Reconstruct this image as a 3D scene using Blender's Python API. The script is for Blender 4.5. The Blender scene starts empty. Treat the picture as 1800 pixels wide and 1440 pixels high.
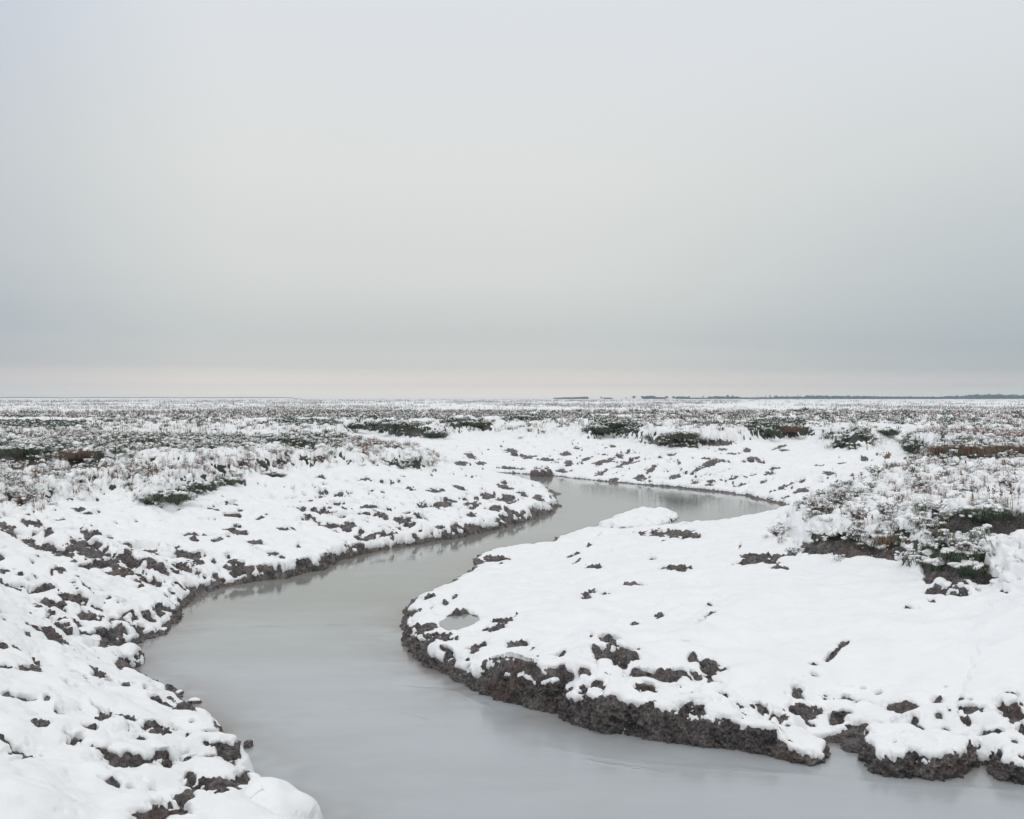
import bpy, math, random
import numpy as np
R = math.radians
rng = np.random.default_rng(7)
random.seed(7)
scene = bpy.context.scene
COL = scene.collection
F = 1900.0      # focal length in photograph pixels (1800 wide)
H = 4.0         # eye height above the creek

# ------------------------------------------------------------------ camera, world, sun, exposure
cam_d = bpy.data.cameras.new('camera')
cam = bpy.data.objects.new('camera', cam_d)
COL.objects.link(cam)
cam.location = (0, 0, H)
cam.rotation_euler = (R(90), 0, 0)
cam_d.sensor_width = 36.0
cam_d.lens = 36.0 * F / 1800.0
cam_d.shift_y = -20.0 / 1800.0
cam_d.clip_start = 0.1
cam_d.clip_end = 30000
scene.camera = cam

SUN_EL, SUN_AZ = 42.0, 215.0
world = bpy.data.worlds.new('World')
scene.world = world
world.use_nodes = True
wt = world.node_tree
for n in list(wt.nodes):
    wt.nodes.remove(n)
def wn(t, **k):
    n = wt.nodes.new(t)
    for a, b in k.items():
        setattr(n, a, b)
    return n
def srgb(r, g, b, m=1.0):
    f = lambda c: (c / 255 / 12.92 if c / 255 <= 0.04045 else ((c / 255 + 0.055) / 1.055) ** 2.4) * m
    return (f(r), f(g), f(b), 1)
w_tc = wn('ShaderNodeTexCoord')
w_sep = wn('ShaderNodeSeparateXYZ')
wt.links.new(w_tc.outputs['Generated'], w_sep.inputs[0])
# slow cloud noise stretched along the horizon
w_map = wn('ShaderNodeMapping'); w_map.inputs['Scale'].default_value = (1.3, 1.3, 9.0)
wt.links.new(w_tc.outputs['Generated'], w_map.inputs[0])
w_ns = wn('ShaderNodeTexNoise'); w_ns.inputs['Scale'].default_value = 1.6; w_ns.inputs['Detail'].default_value = 4
wt.links.new(w_map.outputs[0], w_ns.inputs['Vector'])
w_m1 = wn('ShaderNodeMath', operation='MULTIPLY_ADD'); w_m1.inputs[1].default_value = 0.030; w_m1.inputs[2].default_value = -0.015
wt.links.new(w_ns.outputs[0], w_m1.inputs[0])
# the cloud band hangs a little lower to the right
w_m2 = wn('ShaderNodeMath', operation='MULTIPLY_ADD'); w_m2.inputs[1].default_value = 0.02; w_m2.inputs[2].default_value = 0.0
wt.links.new(w_sep.outputs[0], w_m2.inputs[0])
w_m3 = wn('ShaderNodeMath', operation='MULTIPLY')   # fade the wobble out at the horizon
w_clamp = wn('ShaderNodeMapRange'); w_clamp.inputs['From Min'].default_value = 0.0; w_clamp.inputs['From Max'].default_value = 0.08
wt.links.new(w_sep.outputs[2], w_clamp.inputs['Value'])
w_add0 = wn('ShaderNodeMath', operation='ADD')
wt.links.new(w_m1.outputs[0], w_add0.inputs[0]); wt.links.new(w_m2.outputs[0], w_add0.inputs[1])
wt.links.new(w_add0.outputs[0], w_m3.inputs[0]); wt.links.new(w_clamp.outputs[0], w_m3.inputs[1])
w_add = wn('ShaderNodeMath', operation='ADD')
wt.links.new(w_sep.outputs[2], w_add.inputs[0]); wt.links.new(w_m3.outputs[0], w_add.inputs[1])
w_ramp = wn('ShaderNodeValToRGB')
wt.links.new(w_add.outputs[0], w_ramp.inputs[0])
stops = [(0.000, srgb(255, 243, 230, 1.03)), (0.006, srgb(255, 246, 234, 1.05)), (0.011, srgb(250, 236, 226)),
         (0.028, srgb(211, 210, 206)), (0.055, srgb(202, 205, 204)), (0.11, srgb(214, 216, 213)),
         (0.20, srgb(221, 223, 220)), (0.345, srgb(221, 225, 230)), (0.55, srgb(222, 224, 226, 1.15)), (1.0, srgb(226, 227, 228, 1.45))]
cr = w_ramp.color_ramp
cr.interpolation = 'B_SPLINE' if False else 'LINEAR'
while len(cr.elements) < len(stops):
    cr.elements.new(0.5)
for e, (p, c) in zip(cr.elements, stops):
    e.position = p
    e.color = c
# the overcast clears a little bluer and darker to the right of the view near the horizon
w_sideR = wn('ShaderNodeMapRange', interpolation_type='SMOOTHSTEP')
w_sideR.inputs['From Min'].default_value = 0.0; w_sideR.inputs['From Max'].default_value = 0.5
wt.links.new(w_sep.outputs[0], w_sideR.inputs['Value'])
w_mx = wn('ShaderNodeMix', data_type='RGBA', blend_type='MULTIPLY')
w_mx.inputs['B'].default_value = (0.72, 0.77, 0.83, 1)
w_sideL = wn('ShaderNodeMapRange', interpolation_type='SMOOTHSTEP')
w_sideL.inputs['From Min'].default_value = -0.22; w_sideL.inputs['From Max'].default_value = -0.52
wt.links.new(w_sep.outputs[0], w_sideL.inputs['Value'])
w_mxL = wn('ShaderNodeMix', data_type='RGBA', blend_type='MULTIPLY'); w_mxL.inputs['B'].default_value = (0.74, 0.78, 0.86, 1)
wt.links.new(w_sideL.outputs[0], w_mxL.inputs['Factor'])
w_low = wn('ShaderNodeMapRange', interpolation_type='SMOOTHSTEP')
w_low.inputs['From Min'].default_value = 0.34; w_low.inputs['From Max'].default_value = 0.04; w_low.inputs['To Min'].default_value = 0.10
wt.links.new(w_sep.outputs[2], w_low.inputs['Value'])
w_fm = wn('ShaderNodeMath', operation='MULTIPLY')
wt.links.new(w_sideR.outputs[0], w_fm.inputs[0]); wt.links.new(w_low.outputs[0], w_fm.inputs[1])
wt.links.new(w_fm.outputs[0], w_mx.inputs['Factor'])
wt.links.new(w_ramp.outputs[0], w_mx.inputs['A'])
# faint streaks in the low cloud
w_map2 = wn('ShaderNodeMapping'); w_map2.inputs['Scale'].default_value = (1.6, 1.6, 30.0)
wt.links.new(w_tc.outputs['Generated'], w_map2.inputs[0])
w_n2 = wn('ShaderNodeTexNoise'); w_n2.inputs['Scale'].default_value = 1.5; w_n2.inputs['Detail'].default_value = 5
wt.links.new(w_map2.outputs[0], w_n2.inputs['Vector'])
w_st = wn('ShaderNodeMapRange'); w_st.inputs['From Min'].default_value = 0.3; w_st.inputs['From Max'].default_value = 0.7
w_st.inputs['To Min'].default_value = 0.98; w_st.inputs['To Max'].default_value = 1.02
wt.links.new(w_n2.outputs[0], w_st.inputs['Value'])
w_fd = wn('ShaderNodeMapRange', interpolation_type='SMOOTHSTEP'); w_fd.inputs['From Min'].default_value = 0.14; w_fd.inputs['From Max'].default_value = 0.02
wt.links.new(w_sep.outputs[2], w_fd.inputs['Value'])
w_sm = wn('ShaderNodeMix', data_type='FLOAT'); w_sm.inputs['A'].default_value = 1.0
wt.links.new(w_fd.outputs[0], w_sm.inputs['Factor']); wt.links.new(w_st.outputs[0], w_sm.inputs['B'])
w_mul = wn('ShaderNodeVectorMath', operation='SCALE')
wt.links.new(w_mx.outputs['Result'], w_mxL.inputs['A']); wt.links.new(w_mxL.outputs['Result'], w_mul.inputs[0]); wt.links.new(w_sm.outputs[0], w_mul.inputs['Scale'])
bg1 = wn('ShaderNodeBackground'); bg1.inputs[1].default_value = 0.97
wt.links.new(w_mul.outputs[0], bg1.inputs[0])
sky = wn('ShaderNodeTexSky', sky_type='NISHITA')
sky.sun_disc = False
sky.sun_elevation = R(SUN_EL); sky.sun_rotation = R(SUN_AZ)
bg2 = wn('ShaderNodeBackground'); bg2.inputs[1].default_value = 0.003
wt.links.new(sky.outputs[0], bg2.inputs[0])
w_sum = wn('ShaderNodeAddShader')
wt.links.new(bg1.outputs[0], w_sum.inputs[0]); wt.links.new(bg2.outputs[0], w_sum.inputs[1])
w_out = wn('ShaderNodeOutputWorld')
wt.links.new(w_sum.outputs[0], w_out.inputs[0])

sun_d = bpy.data.lights.new('sun', 'SUN')
sun_d.energy = 0.55
sun_d.angle = R(25)
sun_d.color = (1.0, 0.97, 0.93)
sun = bpy.data.objects.new('sun', sun_d)
COL.objects.link(sun)
sun.rotation_euler = (R(90 - SUN_EL), 0, R(180 - SUN_AZ))
sun.location = (0, -10, 50)

scene.view_settings.view_transform = 'Standard'
scene.view_settings.look = 'None'
scene.view_settings.exposure = 0.04
scene.view_settings.gamma = 1.0
scene.cycles.max_bounces = 6
scene.cycles.diffuse_bounces = 3
scene.cycles.glossy_bounces = 3
scene.cycles.use_denoising = True

# ------------------------------------------------------------------ numpy noise
_perm = rng.permutation(256).astype(np.int32)
_perm = np.concatenate([_perm, _perm])
_a = rng.random(256) * 2 * np.pi
_g2 = np.stack([np.cos(_a), np.sin(_a)], 1).astype(np.float32)
_g3 = rng.normal(size=(256, 3)); _g3 /= np.linalg.norm(_g3, axis=1)[:, None]; _g3 = (_g3 * 1.3).astype(np.float32)
def n2(x, y, f, seed=0):
    x = (x * f + seed * 17.31).astype(np.float32); y = (y * f - seed * 9.73).astype(np.float32)
    xi = np.floor(x); yi = np.floor(y); fx = x - xi; fy = y - yi
    xi = xi.astype(np.int64) & 255; yi = yi.astype(np.int64) & 255
    u = fx * fx * (3 - 2 * fx); v = fy * fy * (3 - 2 * fy)
    def g(ix, iy, dx, dy):
        h = _perm[_perm[ix & 255] + (iy & 255)]
        gg = _g2[h]
        return gg[..., 0] * dx + gg[..., 1] * dy
    a = g(xi, yi, fx, fy); b = g(xi + 1, yi, fx - 1, fy)
    c = g(xi, yi + 1, fx, fy - 1); d = g(xi + 1, yi + 1, fx - 1, fy - 1)
    return ((a + (b - a) * u) * (1 - v) + (c + (d - c) * u) * v) * 1.5
def n3(x, y, z, f, seed=0):
    x = (x * f + seed * 7.7).astype(np.float32); y = (y * f + seed * 3.1).astype(np.float32); z = (z * f - seed * 5.3).astype(np.float32)
    xi = np.floor(x); yi = np.floor(y); zi = np.floor(z)
    fx = x - xi; fy = y - yi; fz = z - zi
    xi = xi.astype(np.int64) & 255; yi = yi.astype(np.int64) & 255; zi = zi.astype(np.int64) & 255
    u = fx * fx * (3 - 2 * fx); v = fy * fy * (3 - 2 * fy); w = fz * fz * (3 - 2 * fz)
    r = 0
    for cx in (0, 1):
        for cy in (0, 1):
            pxy = _perm[_perm[(xi + cx) & 255] + ((yi + cy) & 255)]
            for cz in (0, 1):
                gg = _g3[_perm[pxy + ((zi + cz) & 255)]]
                d = gg[..., 0] * (fx - cx) + gg[..., 1] * (fy - cy) + gg[..., 2] * (fz - cz)
                r = r + d * (u if cx else 1 - u) * (v if cy else 1 - v) * (w if cz else 1 - w)
    return r
def fbm2(x, y, f, o, seed=0, gain=0.5):
    r = 0; a = 1
    for k in range(o):
        r = r + a * n2(x, y, f, seed + k * 3); f *= 2.03; a *= gain
    return r
def fbm3(x, y, z, f, o, seed=0, gain=0.5):
    r = 0; a = 1
    for k in range(o):
        r = r + a * n3(x, y, z, f, seed + k * 3); f *= 2.03; a *= gain
    return r
def ss(a, b, x):
    t = np.clip((x - a) / (b - a), 0, 1)
    return t * t * (3 - 2 * t)
def unp(px, py, z=0.0):
    y = (H - z) * F / (py - 700.0)
    return ((px - 900.0) / F * y, y)

# ------------------------------------------------------------------ object helpers
def tag(o, label=None, cat=None, group=None, kind=None):
    if label: o['label'] = label
    if cat: o['category'] = cat
    if group: o['group'] = group
    if kind: o['kind'] = kind
    return o
def mesh_obj(name, V, Fc, mats, midx=None, smooth=True, parent=None, attrs=None):
    me = bpy.data.meshes.new(name)
    V = np.ascontiguousarray(V, dtype=np.float32); Fc = np.ascontiguousarray(Fc, dtype=np.int32)
    k = Fc.shape[1]
    me.vertices.add(len(V)); me.vertices.foreach_set('co', V.ravel())
    me.loops.add(Fc.size); me.loops.foreach_set('vertex_index', Fc.ravel())
    me.polygons.add(len(Fc))
    me.polygons.foreach_set('loop_start', np.arange(0, Fc.size, k, dtype=np.int32))
    me.polygons.foreach_set('loop_total', np.full(len(Fc), k, dtype=np.int32))
    if smooth is not False:
        me.polygons.foreach_set('use_smooth', np.ones(len(Fc), dtype=bool) if smooth is True else smooth)
    for m in mats:
        me.materials.append(m)
    if midx is not None:
        me.polygons.foreach_set('material_index', np.ascontiguousarray(midx, dtype=np.int32))
    if attrs:
        for an, av in attrs.items():
            at = me.attributes.new(an, 'FLOAT', 'POINT')
            at.data.foreach_set('value', np.ascontiguousarray(av, dtype=np.float32))
    me.update(calc_edges=True)
    o = bpy.data.objects.new(name, me)
    COL.objects.link(o)
    if parent: o.parent = parent
    return o
def empty(name, loc):
    o = bpy.data.objects.new(name, None)
    o.empty_display_size = 0.3
    o.location = loc
    COL.objects.link(o)
    return o

# ------------------------------------------------------------------ materials
def newmat(name):
    m = bpy.data.materials.new(name); m.use_nodes = True
    nt = m.node_tree
    b = nt.nodes['Principled BSDF']
    return m, nt, b
def N(nt, t, **k):
    n = nt.nodes.new(t)
    for a, v in k.items(): setattr(n, a, v)
    return n
def noise(nt, vec, scale, detail=4, rough=0.55):
    n = N(nt, 'ShaderNodeTexNoise'); n.inputs['Scale'].default_value = scale
    n.inputs['Detail'].default_value = detail; n.inputs['Roughness'].default_value = rough
    nt.links.new(vec, n.inputs['Vector']); return n
def ramp(nt, fac, st):
    r = N(nt, 'ShaderNodeValToRGB'); c = r.color_ramp
    while len(c.elements) < len(st): c.elements.new(0.5)
    for e, (p, col) in zip(c.elements, st): e.position = p; e.color = tuple(col) + (1,) if len(col) == 3 else col
    nt.links.new(fac, r.inputs[0]); return r
def bump(nt, b, h, strength, dist):
    n = N(nt, 'ShaderNodeBump'); n.inputs['Strength'].default_value = strength; n.inputs['Distance'].default_value = dist
    nt.links.new(h, n.inputs['Height']); nt.links.new(n.outputs[0], b.inputs['Normal']); return n

def make_snow():
    m, nt, b = newmat('snow')
    g = N(nt, 'ShaderNodeNewGeometry')
    a = noise(nt, g.outputs['Position'], 2.2, 3)
    r = ramp(nt, a.outputs[0], [(0.3, (0.83, 0.84, 0.84)), (0.7, (0.885, 0.885, 0.88))])
    nt.links.new(r.outputs[0], b.inputs['Base Color'])
    b.inputs['Roughness'].default_value = 0.65
    b.inputs['Specular IOR Level'].default_value = 0.25
    c = noise(nt, g.outputs['Position'], 16, 7, 0.68)
    bump(nt, b, c.outputs[0], 0.45, 0.022)
    return m
def make_mud():
    m, nt, b = newmat('mud')
    g = N(nt, 'ShaderNodeNewGeometry')
    pos = g.outputs['Position']
    a = noise(nt, pos, 5.5, 6, 0.65)
    fa = noise(nt, pos, 30, 5, 0.7)
    fm = N(nt, 'ShaderNodeMix', data_type='FLOAT'); fm.inputs['Factor'].default_value = 0.55
    nt.links.new(a.outputs[0], fm.inputs['A']); nt.links.new(fa.outputs[0], fm.inputs['B'])
    r = ramp(nt, fm.outputs[0], [(0.40, (0.040, 0.039, 0.042)), (0.5, (0.175, 0.154, 0.147)), (0.61, (0.38, 0.332, 0.308))])
    a2 = noise(nt, pos, 1.1, 3)
    rr = ramp(nt, a2.outputs[0], [(0.56, (0, 0, 0)), (0.72, (1, 1, 1))])
    mx = N(nt, 'ShaderNodeMix', data_type='RGBA'); mx.inputs['B'].default_value = (0.20, 0.122, 0.10, 1)
    mf = N(nt, 'ShaderNodeMath', operation='MULTIPLY'); mf.inputs[1].default_value = 0.55
    nt.links.new(rr.outputs[0], mf.inputs[0]); nt.links.new(mf.outputs[0], mx.inputs['Factor']); nt.links.new(r.outputs[0], mx.inputs['A'])
    # marsh turf: dark green and brown litter where the attribute says vegetation
    at = N(nt, 'ShaderNodeAttribute'); at.attribute_name = 'veg'
    a3 = noise(nt, pos, 3.0, 5, 0.7)
    vr = ramp(nt, a3.outputs[0], [(0.35, (0.020, 0.042, 0.024)), (0.52, (0.048, 0.060, 0.038)), (0.68, (0.110, 0.078, 0.052))])
    mx2 = N(nt, 'ShaderNodeMix', data_type='RGBA')
    nt.links.new(at.outputs['Fac'], mx2.inputs['Factor']); nt.links.new(mx.outputs['Result'], mx2.inputs['A']); nt.links.new(vr.outputs[0], mx2.inputs['B'])
    nt.links.new(mx2.outputs['Result'], b.inputs['Base Color'])
    ro = noise(nt, pos, 3.5, 4, 0.6)
    rr_ = N(nt, 'ShaderNodeMapRange'); rr_.inputs['From Min'].default_value = .35; rr_.inputs['From Max'].default_value = .65
    rr_.inputs['To Min'].default_value = 0.34; rr_.inputs['To Max'].default_value = 0.7
    nt.links.new(ro.outputs[0], rr_.inputs['Value']); nt.links.new(rr_.outputs[0], b.inputs['Roughness'])
    c = noise(nt, pos, 17, 9, 0.75)
    v = N(nt, 'ShaderNodeTexVoronoi'); v.inputs['Scale'].default_value = 30
    nt.links.new(pos, v.inputs['Vector'])
    ad = N(nt, 'ShaderNodeMath', operation='MULTIPLY_ADD'); ad.inputs[1].default_value = -0.35
    nt.links.new(v.outputs['Distance'], ad.inputs[0]); nt.links.new(c.outputs[0], ad.inputs[2])
    bump(nt, b, ad.outputs[0], 1.0, 0.11)
    return m
def make_leaf(name, c0, c1, rough=0.6):
    m, nt, b = newmat(name)
    g = N(nt, 'ShaderNodeNewGeometry')
    a = noise(nt, g.outputs['Position'], 2.7, 4, 0.7)
    r = ramp(nt, a.outputs[0], [(0.35, c0), (0.65, c1)])
    nt.links.new(r.outputs[0], b.inputs['Base Color']); b.inputs['Roughness'].default_value = rough
    return m
SNOW = make_snow(); MUD = make_mud()
M_DEAD = make_leaf('dead_stems', (0.13, 0.060, 0.044), (0.28, 0.145, 0.100))
M_GREY = make_leaf('grey_leaves', (0.055, 0.055, 0.048), (0.11, 0.10, 0.085))
M_GREEN = make_leaf('green_leaves', (0.014, 0.044, 0.022), (0.038, 0.078, 0.036))
M_STRAW = make_leaf('straw', (0.17, 0.12, 0.07), (0.27, 0.20, 0.12))
M_TREE = make_leaf('far_tree', (0.030, 0.036, 0.034), (0.05, 0.055, 0.05))
M_BARK = make_leaf('bark', (0.05, 0.045, 0.04), (0.08, 0.07, 0.06))

def make_water():
    m, nt, b = newmat('icy_water')
    g = N(nt, 'ShaderNodeNewGeometry'); pos = g.outputs['Position']
    mp = N(nt, 'ShaderNodeMapping'); mp.inputs['Rotation'].default_value = (0, 0, R(20)); mp.inputs['Scale'].default_value = (0.22, 0.5, 1)
    nt.links.new(pos, mp.inputs[0])
    a = noise(nt, mp.outputs[0], 1.0, 5, 0.55)
    # thin ice grows towards the near reach; open water upstream
    sp = N(nt, 'ShaderNodeSeparateXYZ'); nt.links.new(pos, sp.inputs[0])
    mr = N(nt, 'ShaderNodeMapRange'); mr.inputs['From Min'].default_value = 22.0; mr.inputs['From Max'].default_value = 15.0
    nt.links.new(sp.outputs[1], mr.inputs['Value'])
    ad = N(nt, 'ShaderNodeMath', operation='MULTIPLY_ADD'); ad.inputs[1].default_value = 1.0
    sb = N(nt, 'ShaderNodeMath', operation='SUBTRACT'); sb.inputs[1].default_value = 0.5
    nt.links.new(a.outputs[0], sb.inputs[0]); nt.links.new(sb.outputs[0], ad.inputs[0]); nt.links.new(mr.outputs[0], ad.inputs[2])
    ice = N(nt, 'ShaderNodeClamp'); nt.links.new(ad.outputs[0], ice.inputs[0])
    rc = N(nt, 'ShaderNodeMix', data_type='RGBA')
    rc.inputs['A'].default_value = (0.245, 0.26, 0.235, 1); rc.inputs['B'].default_value = (0.40, 0.425, 0.44, 1)
    nt.links.new(ice.outputs[0], rc.inputs['Factor'])
    tone = noise(nt, mp.outputs[0], 3.0, 6, 0.6)
    tr = ramp(nt, tone.outputs[0], [(0.3, (0.95, 0.95, 0.95)), (0.7, (1.03, 1.03, 1.03))])
    mm = N(nt, 'ShaderNodeMix', data_type='RGBA', blend_type='MULTIPLY'); mm.inputs['Factor'].default_value = 1
    nt.links.new(rc.outputs['Result'], mm.inputs['A']); nt.links.new(tr.outputs[0], mm.inputs['B'])
    nt.links.new(mm.outputs['Result'], b.inputs['Base Color'])
    ro = N(nt, 'ShaderNodeMapRange'); ro.inputs['To Min'].default_value = 0.015; ro.inputs['To Max'].default_value = 0.20
    nt.links.new(ice.outputs[0], ro.inputs['Value']); nt.links.new(ro.outputs[0], b.inputs['Roughness'])
    b.inputs['IOR'].default_value = 1.36
    mp2 = N(nt, 'ShaderNodeMapping'); mp2.inputs['Scale'].default_value = (1.0, 2.2, 1)
    nt.links.new(pos, mp2.inputs[0])
    rp = noise(nt, mp2.outputs[0], 5.0, 3, 0.5)
    rdg = N(nt, 'ShaderNodeAttribute'); rdg.attribute_name = 'ridge'
    rn = noise(nt, pos, 22, 3, 0.6)
    rm = N(nt, 'ShaderNodeMath', operation='MULTIPLY'); nt.links.new(rdg.outputs['Fac'], rm.inputs[0]); nt.links.new(rn.outputs[0], rm.inputs[1])
    ra = N(nt, 'ShaderNodeMath', operation='MULTIPLY_ADD'); ra.inputs[1].default_value = 7.0
    nt.links.new(rm.outputs[0], ra.inputs[0]); nt.links.new(rp.outputs[0], ra.inputs[2])
    bump(nt, b, ra.outputs[0], 0.14, 0.012)
    # muddy shallows by the banks
    sh = N(nt, 'ShaderNodeAttribute'); sh.attribute_name = 'shallow'
    shm = N(nt, 'ShaderNodeMix', data_type='RGBA'); shm.inputs['B'].default_value = (0.20, 0.165, 0.14, 1)
    nt.links.new(sh.outputs['Fac'], shm.inputs['Factor']); nt.links.new(mm.outputs['Result'], shm.inputs['A'])
    nt.links.new(shm.outputs['Result'], b.inputs['Base Color'])
    return m
WATER = make_water()

# ------------------------------------------------------------------ traced outlines (photo pixels)
# shoreline: px, py, edge height, edge width
SHORE = [
 (575,1500,.30,.3),(520,1450,.3,.3),(499,1431,.3,.3),(476,1419,.3,.3),(450,1384,.30,.25),(427,1357,.25,.25),(403,1341,.25,.2),(397,1316,.25,.2),(392,1294,.25,.2),
 (375,1275,.15,.3),(345,1254,.05,.5),(330,1240,.03,.5),(306,1216,.03,.5),(262,1199,.08,.4),(240,1192,.12,.3),(231,1178,.20,.2),(228,1162,.2,.2),(212,1147,.12,.4),
 (247,1129,.12,.5),(289,1116,.12,.5),(300,1104,.15,.4),(315,1084,.15,.4),(318,1069,.15,.4),(360,1041,.15,.3),(401,1031,.12,.4),(450,1022,.25,.25),
 (499,1018,.30,.22),(525,1009,.25,.25),(562,1003,.25,.25),(600,984,.25,.25),(637,975,.25,.25),(675,967,.25,.3),(731,958,.25,.3),(780,949,.25,.3),(825,943,.25,.3),
 (900,924,.25,.3),(937,913,.28,.3),(971,900,.3,.3),(980,890,.3,.3),(970,873,.2,.4),(960,863,.15,.6),(920,850,.1,.8),(883,842,.06,.8),(860,832,.08,.5),
 (883,831,.1,.5),(930,834,.12,.5),(960,835,.12,.5),(1017,842,.1,.5),(1080,848,.1,.5),(1147,854,.1,.5),(1200,859,.1,.5),(1260,865,.1,.5),
 (1313,872,.1,.4),(1333,878,.12,.3),(1363,884,.12,.3),(1385,892,.08,.4),(1397,895,.05,.5),(1360,905,.05,.5),(1330,910,.05,.4),(1283,918,.05,.4),
 (1253,928,.12,.3),(1237,932,.15,.3),(1220,930,.15,.3),(1167,934,.05,.4),(1100,936,.04,.4),(1050,935,.05,.5),(1017,936,.05,.5),(1000,940,.05,.5),(983,947,.05,.5),
 (975,956,.05,.5),(960,960,.05,.5),(900,964,.05,.5),(862,971,.03,.6),(844,977,.02,.6),(836,984,.02,.6),(844,994,.02,.6),(832,1003,.03,.6),(810,1016,.05,.5),
 (780,1035,.06,.4),(761,1041,.08,.4),(731,1057,.10,.3),(714,1074,.12,.25),(714,1091,.10,.25),(703,1104,.10,.25),(712,1117,.16,.22),(712,1132,.20,.2),
 (731,1155,.24,.2),(750,1172,.27,.2),(780,1183,.30,.2),(802,1200,.33,.18),(832,1211,.36,.17),(859,1226,.42,.16),(885,1232,.44,.15),(922,1239,.45,.15),(952,1249,.45,.15),
 (985,1252,.45,.2),(1040,1268,.42,.2),(1130,1278,.38,.25),(1220,1290,.34,.25),(1320,1302,.28,.3),(1390,1308,.16,.4),(1440,1308,.05,.8),
 (1492,1306,.05,.8),(1530,1310,.06,.7),(1600,1322,.12,.5),(1680,1334,.16,.4),(1745,1350,.2,.3),(1830,1368,.2,.3),(2000,1385,.2,.3),(2400,1400,.2,.3),
 (3400,1400,.2,.3),(5200,2100,.2,.3),(2800,2300,.2,.3),(1200,2300,.2,.3),(850,2050,.2,.3),(660,1700,.2,.3)]
# marsh boundaries (foot of the raised turf): px, py, foot z, width of the rise, top z
MARSH_L = [(-900,1500,1.5,2,1.9),(-300,1480,1.4,2,1.9),(-200,1300,1.3,2,1.9),(-70,1120,1.25,1.5,1.8),(-60,1000,1.2,1.5,1.8),(0,905,1.15,1.2,1.7),(60,900,1.15,1.2,1.7),(130,885,1.15,1.2,1.6),(190,872,1.15,1.2,1.6),
 (240,890,1.05,.7,1.5),(300,893,1.0,.5,1.5),(335,880,1.1,.5,1.55),(350,868,1.15,.6,1.55),(420,850,1.15,.7,1.6),(480,840,1.15,.8,1.6),(560,834,1.1,.9,1.6),(640,832,1.1,1,1.55),(700,832,1.0,1,1.5),(770,830,.9,1,1.35),(790,822,.9,1.5,1.3),
 (760,806,1.1,2,1.4),(700,795,1.2,2,1.5),(650,782,1.3,2,1.6),(590,772,1.4,1,1.8),(640,762,1.3,.6,1.95),(700,770,1.3,.5,1.95),(770,772,1.25,.5,1.95),(800,764,1.3,.8,1.95),(860,762,1.3,2,1.9),(910,772,1.3,3,1.9),(950,772,1.3,3,1.9),(1000,765,1.4,3,1.9),(1035,772,1.25,.6,1.95),(1080,768,1.3,.6,1.95),(1110,778,1.2,.6,1.95),(1160,787,1.2,.8,1.95),(1210,790,1.2,.8,1.95),(1290,785,1.25,1,1.95),
 (1340,778,1.3,.6,2.0),(1410,772,1.3,.7,2.0),(1450,790,1.2,1.5,1.95),(1510,800,1.15,1.5,1.95),(1535,796,1.2,1.2,1.9),(1560,783,1.4,1.2,1.9),(1592,772,1.6,1.0,1.9),(1590,800,1.2,.6,2.0),(1622,810,1.15,.6,2.05),(1640,812,1.2,.5,2.1),
 (1610,826,1.2,1.5,1.8),(1550,850,1.15,1.6,1.75),(1480,880,1.1,1.5,1.7),(1400,908,1.0,1.2,1.6),(1365,930,.95,1.0,1.5),(1370,952,.9,.8,1.45),
 (1410,985,.95,.9,1.4),(1480,985,1.0,.8,1.45),(1560,990,1.05,.8,1.5),(1600,1015,1.05,.9,1.5),(1640,1040,1.05,.95,1.55),(1690,1052,1.05,.95,1.55),(1740,1040,1.1,.9,1.55),(1800,1062,1.1,1.2,1.7),(1900,1080,1.15,1.5,1.8),(2300,1130,1.2,2,1.8),(3500,1300,1.2,2,1.8),(6000,1400,1.2,2,1.9)]

def wpoly(L, zi=None):
    out = []
    for v in L:
        z = v[zi] if zi is not None else 0.0
        x, y = unp(v[0], v[1], z)
        out.append((x, y))
    return np.array(out)
shoreW = wpoly(SHORE)
shoreA = np.array([[v[2], v[3]] for v in SHORE])
marW = wpoly(MARSH_L, 2)
marA = np.array([[v[2], v[3], v[4]] for v in MARSH_L])
# close the marsh polygon far round the back
marWc = np.concatenate([marW, np.array([[60, -40], [4000, -4000], [9000, 9000], [-9000, 9000], [-4000, -4000], [-60, -40]])])

def poly_dist(P, W, A, closed=True):
    """unsigned distance, soft-interpolated attributes"""
    n = len(W); best = np.full(len(P), 1e9); acc = np.zeros((len(P), A.shape[1])); ws = np.zeros(len(P))
    for i in range(n if closed else n - 1):
        a = W[i]; b = W[(i + 1) % n]; ab = b - a; L2 = (ab ** 2).sum() + 1e-9
        t = np.clip(((P - a) @ ab) / L2, 0, 1)
        d = np.hypot(P[:, 0] - a[0] - t * ab[0], P[:, 1] - a[1] - t * ab[1])
        best = np.minimum(best, d)
        w = np.sqrt(L2) / (d + 0.05) ** 5
        acc += w[:, None] * (A[i] * (1 - t)[:, None] + A[(i + 1) % n] * t[:, None]); ws += w
    return best, acc / ws[:, None]
def inside(P, W):
    c = np.zeros(len(P), bool); n = len(W)
    for i in range(n):
        x1, y1 = W[i]; x2, y2 = W[(i + 1) % n]
        if y1 == y2: continue
        k = ((y1 > P[:, 1]) != (y2 > P[:, 1])) & (P[:, 0] < (x2 - x1) * (P[:, 1] - y1) / (y2 - y1) + x1)
        c ^= k
    return c

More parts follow.
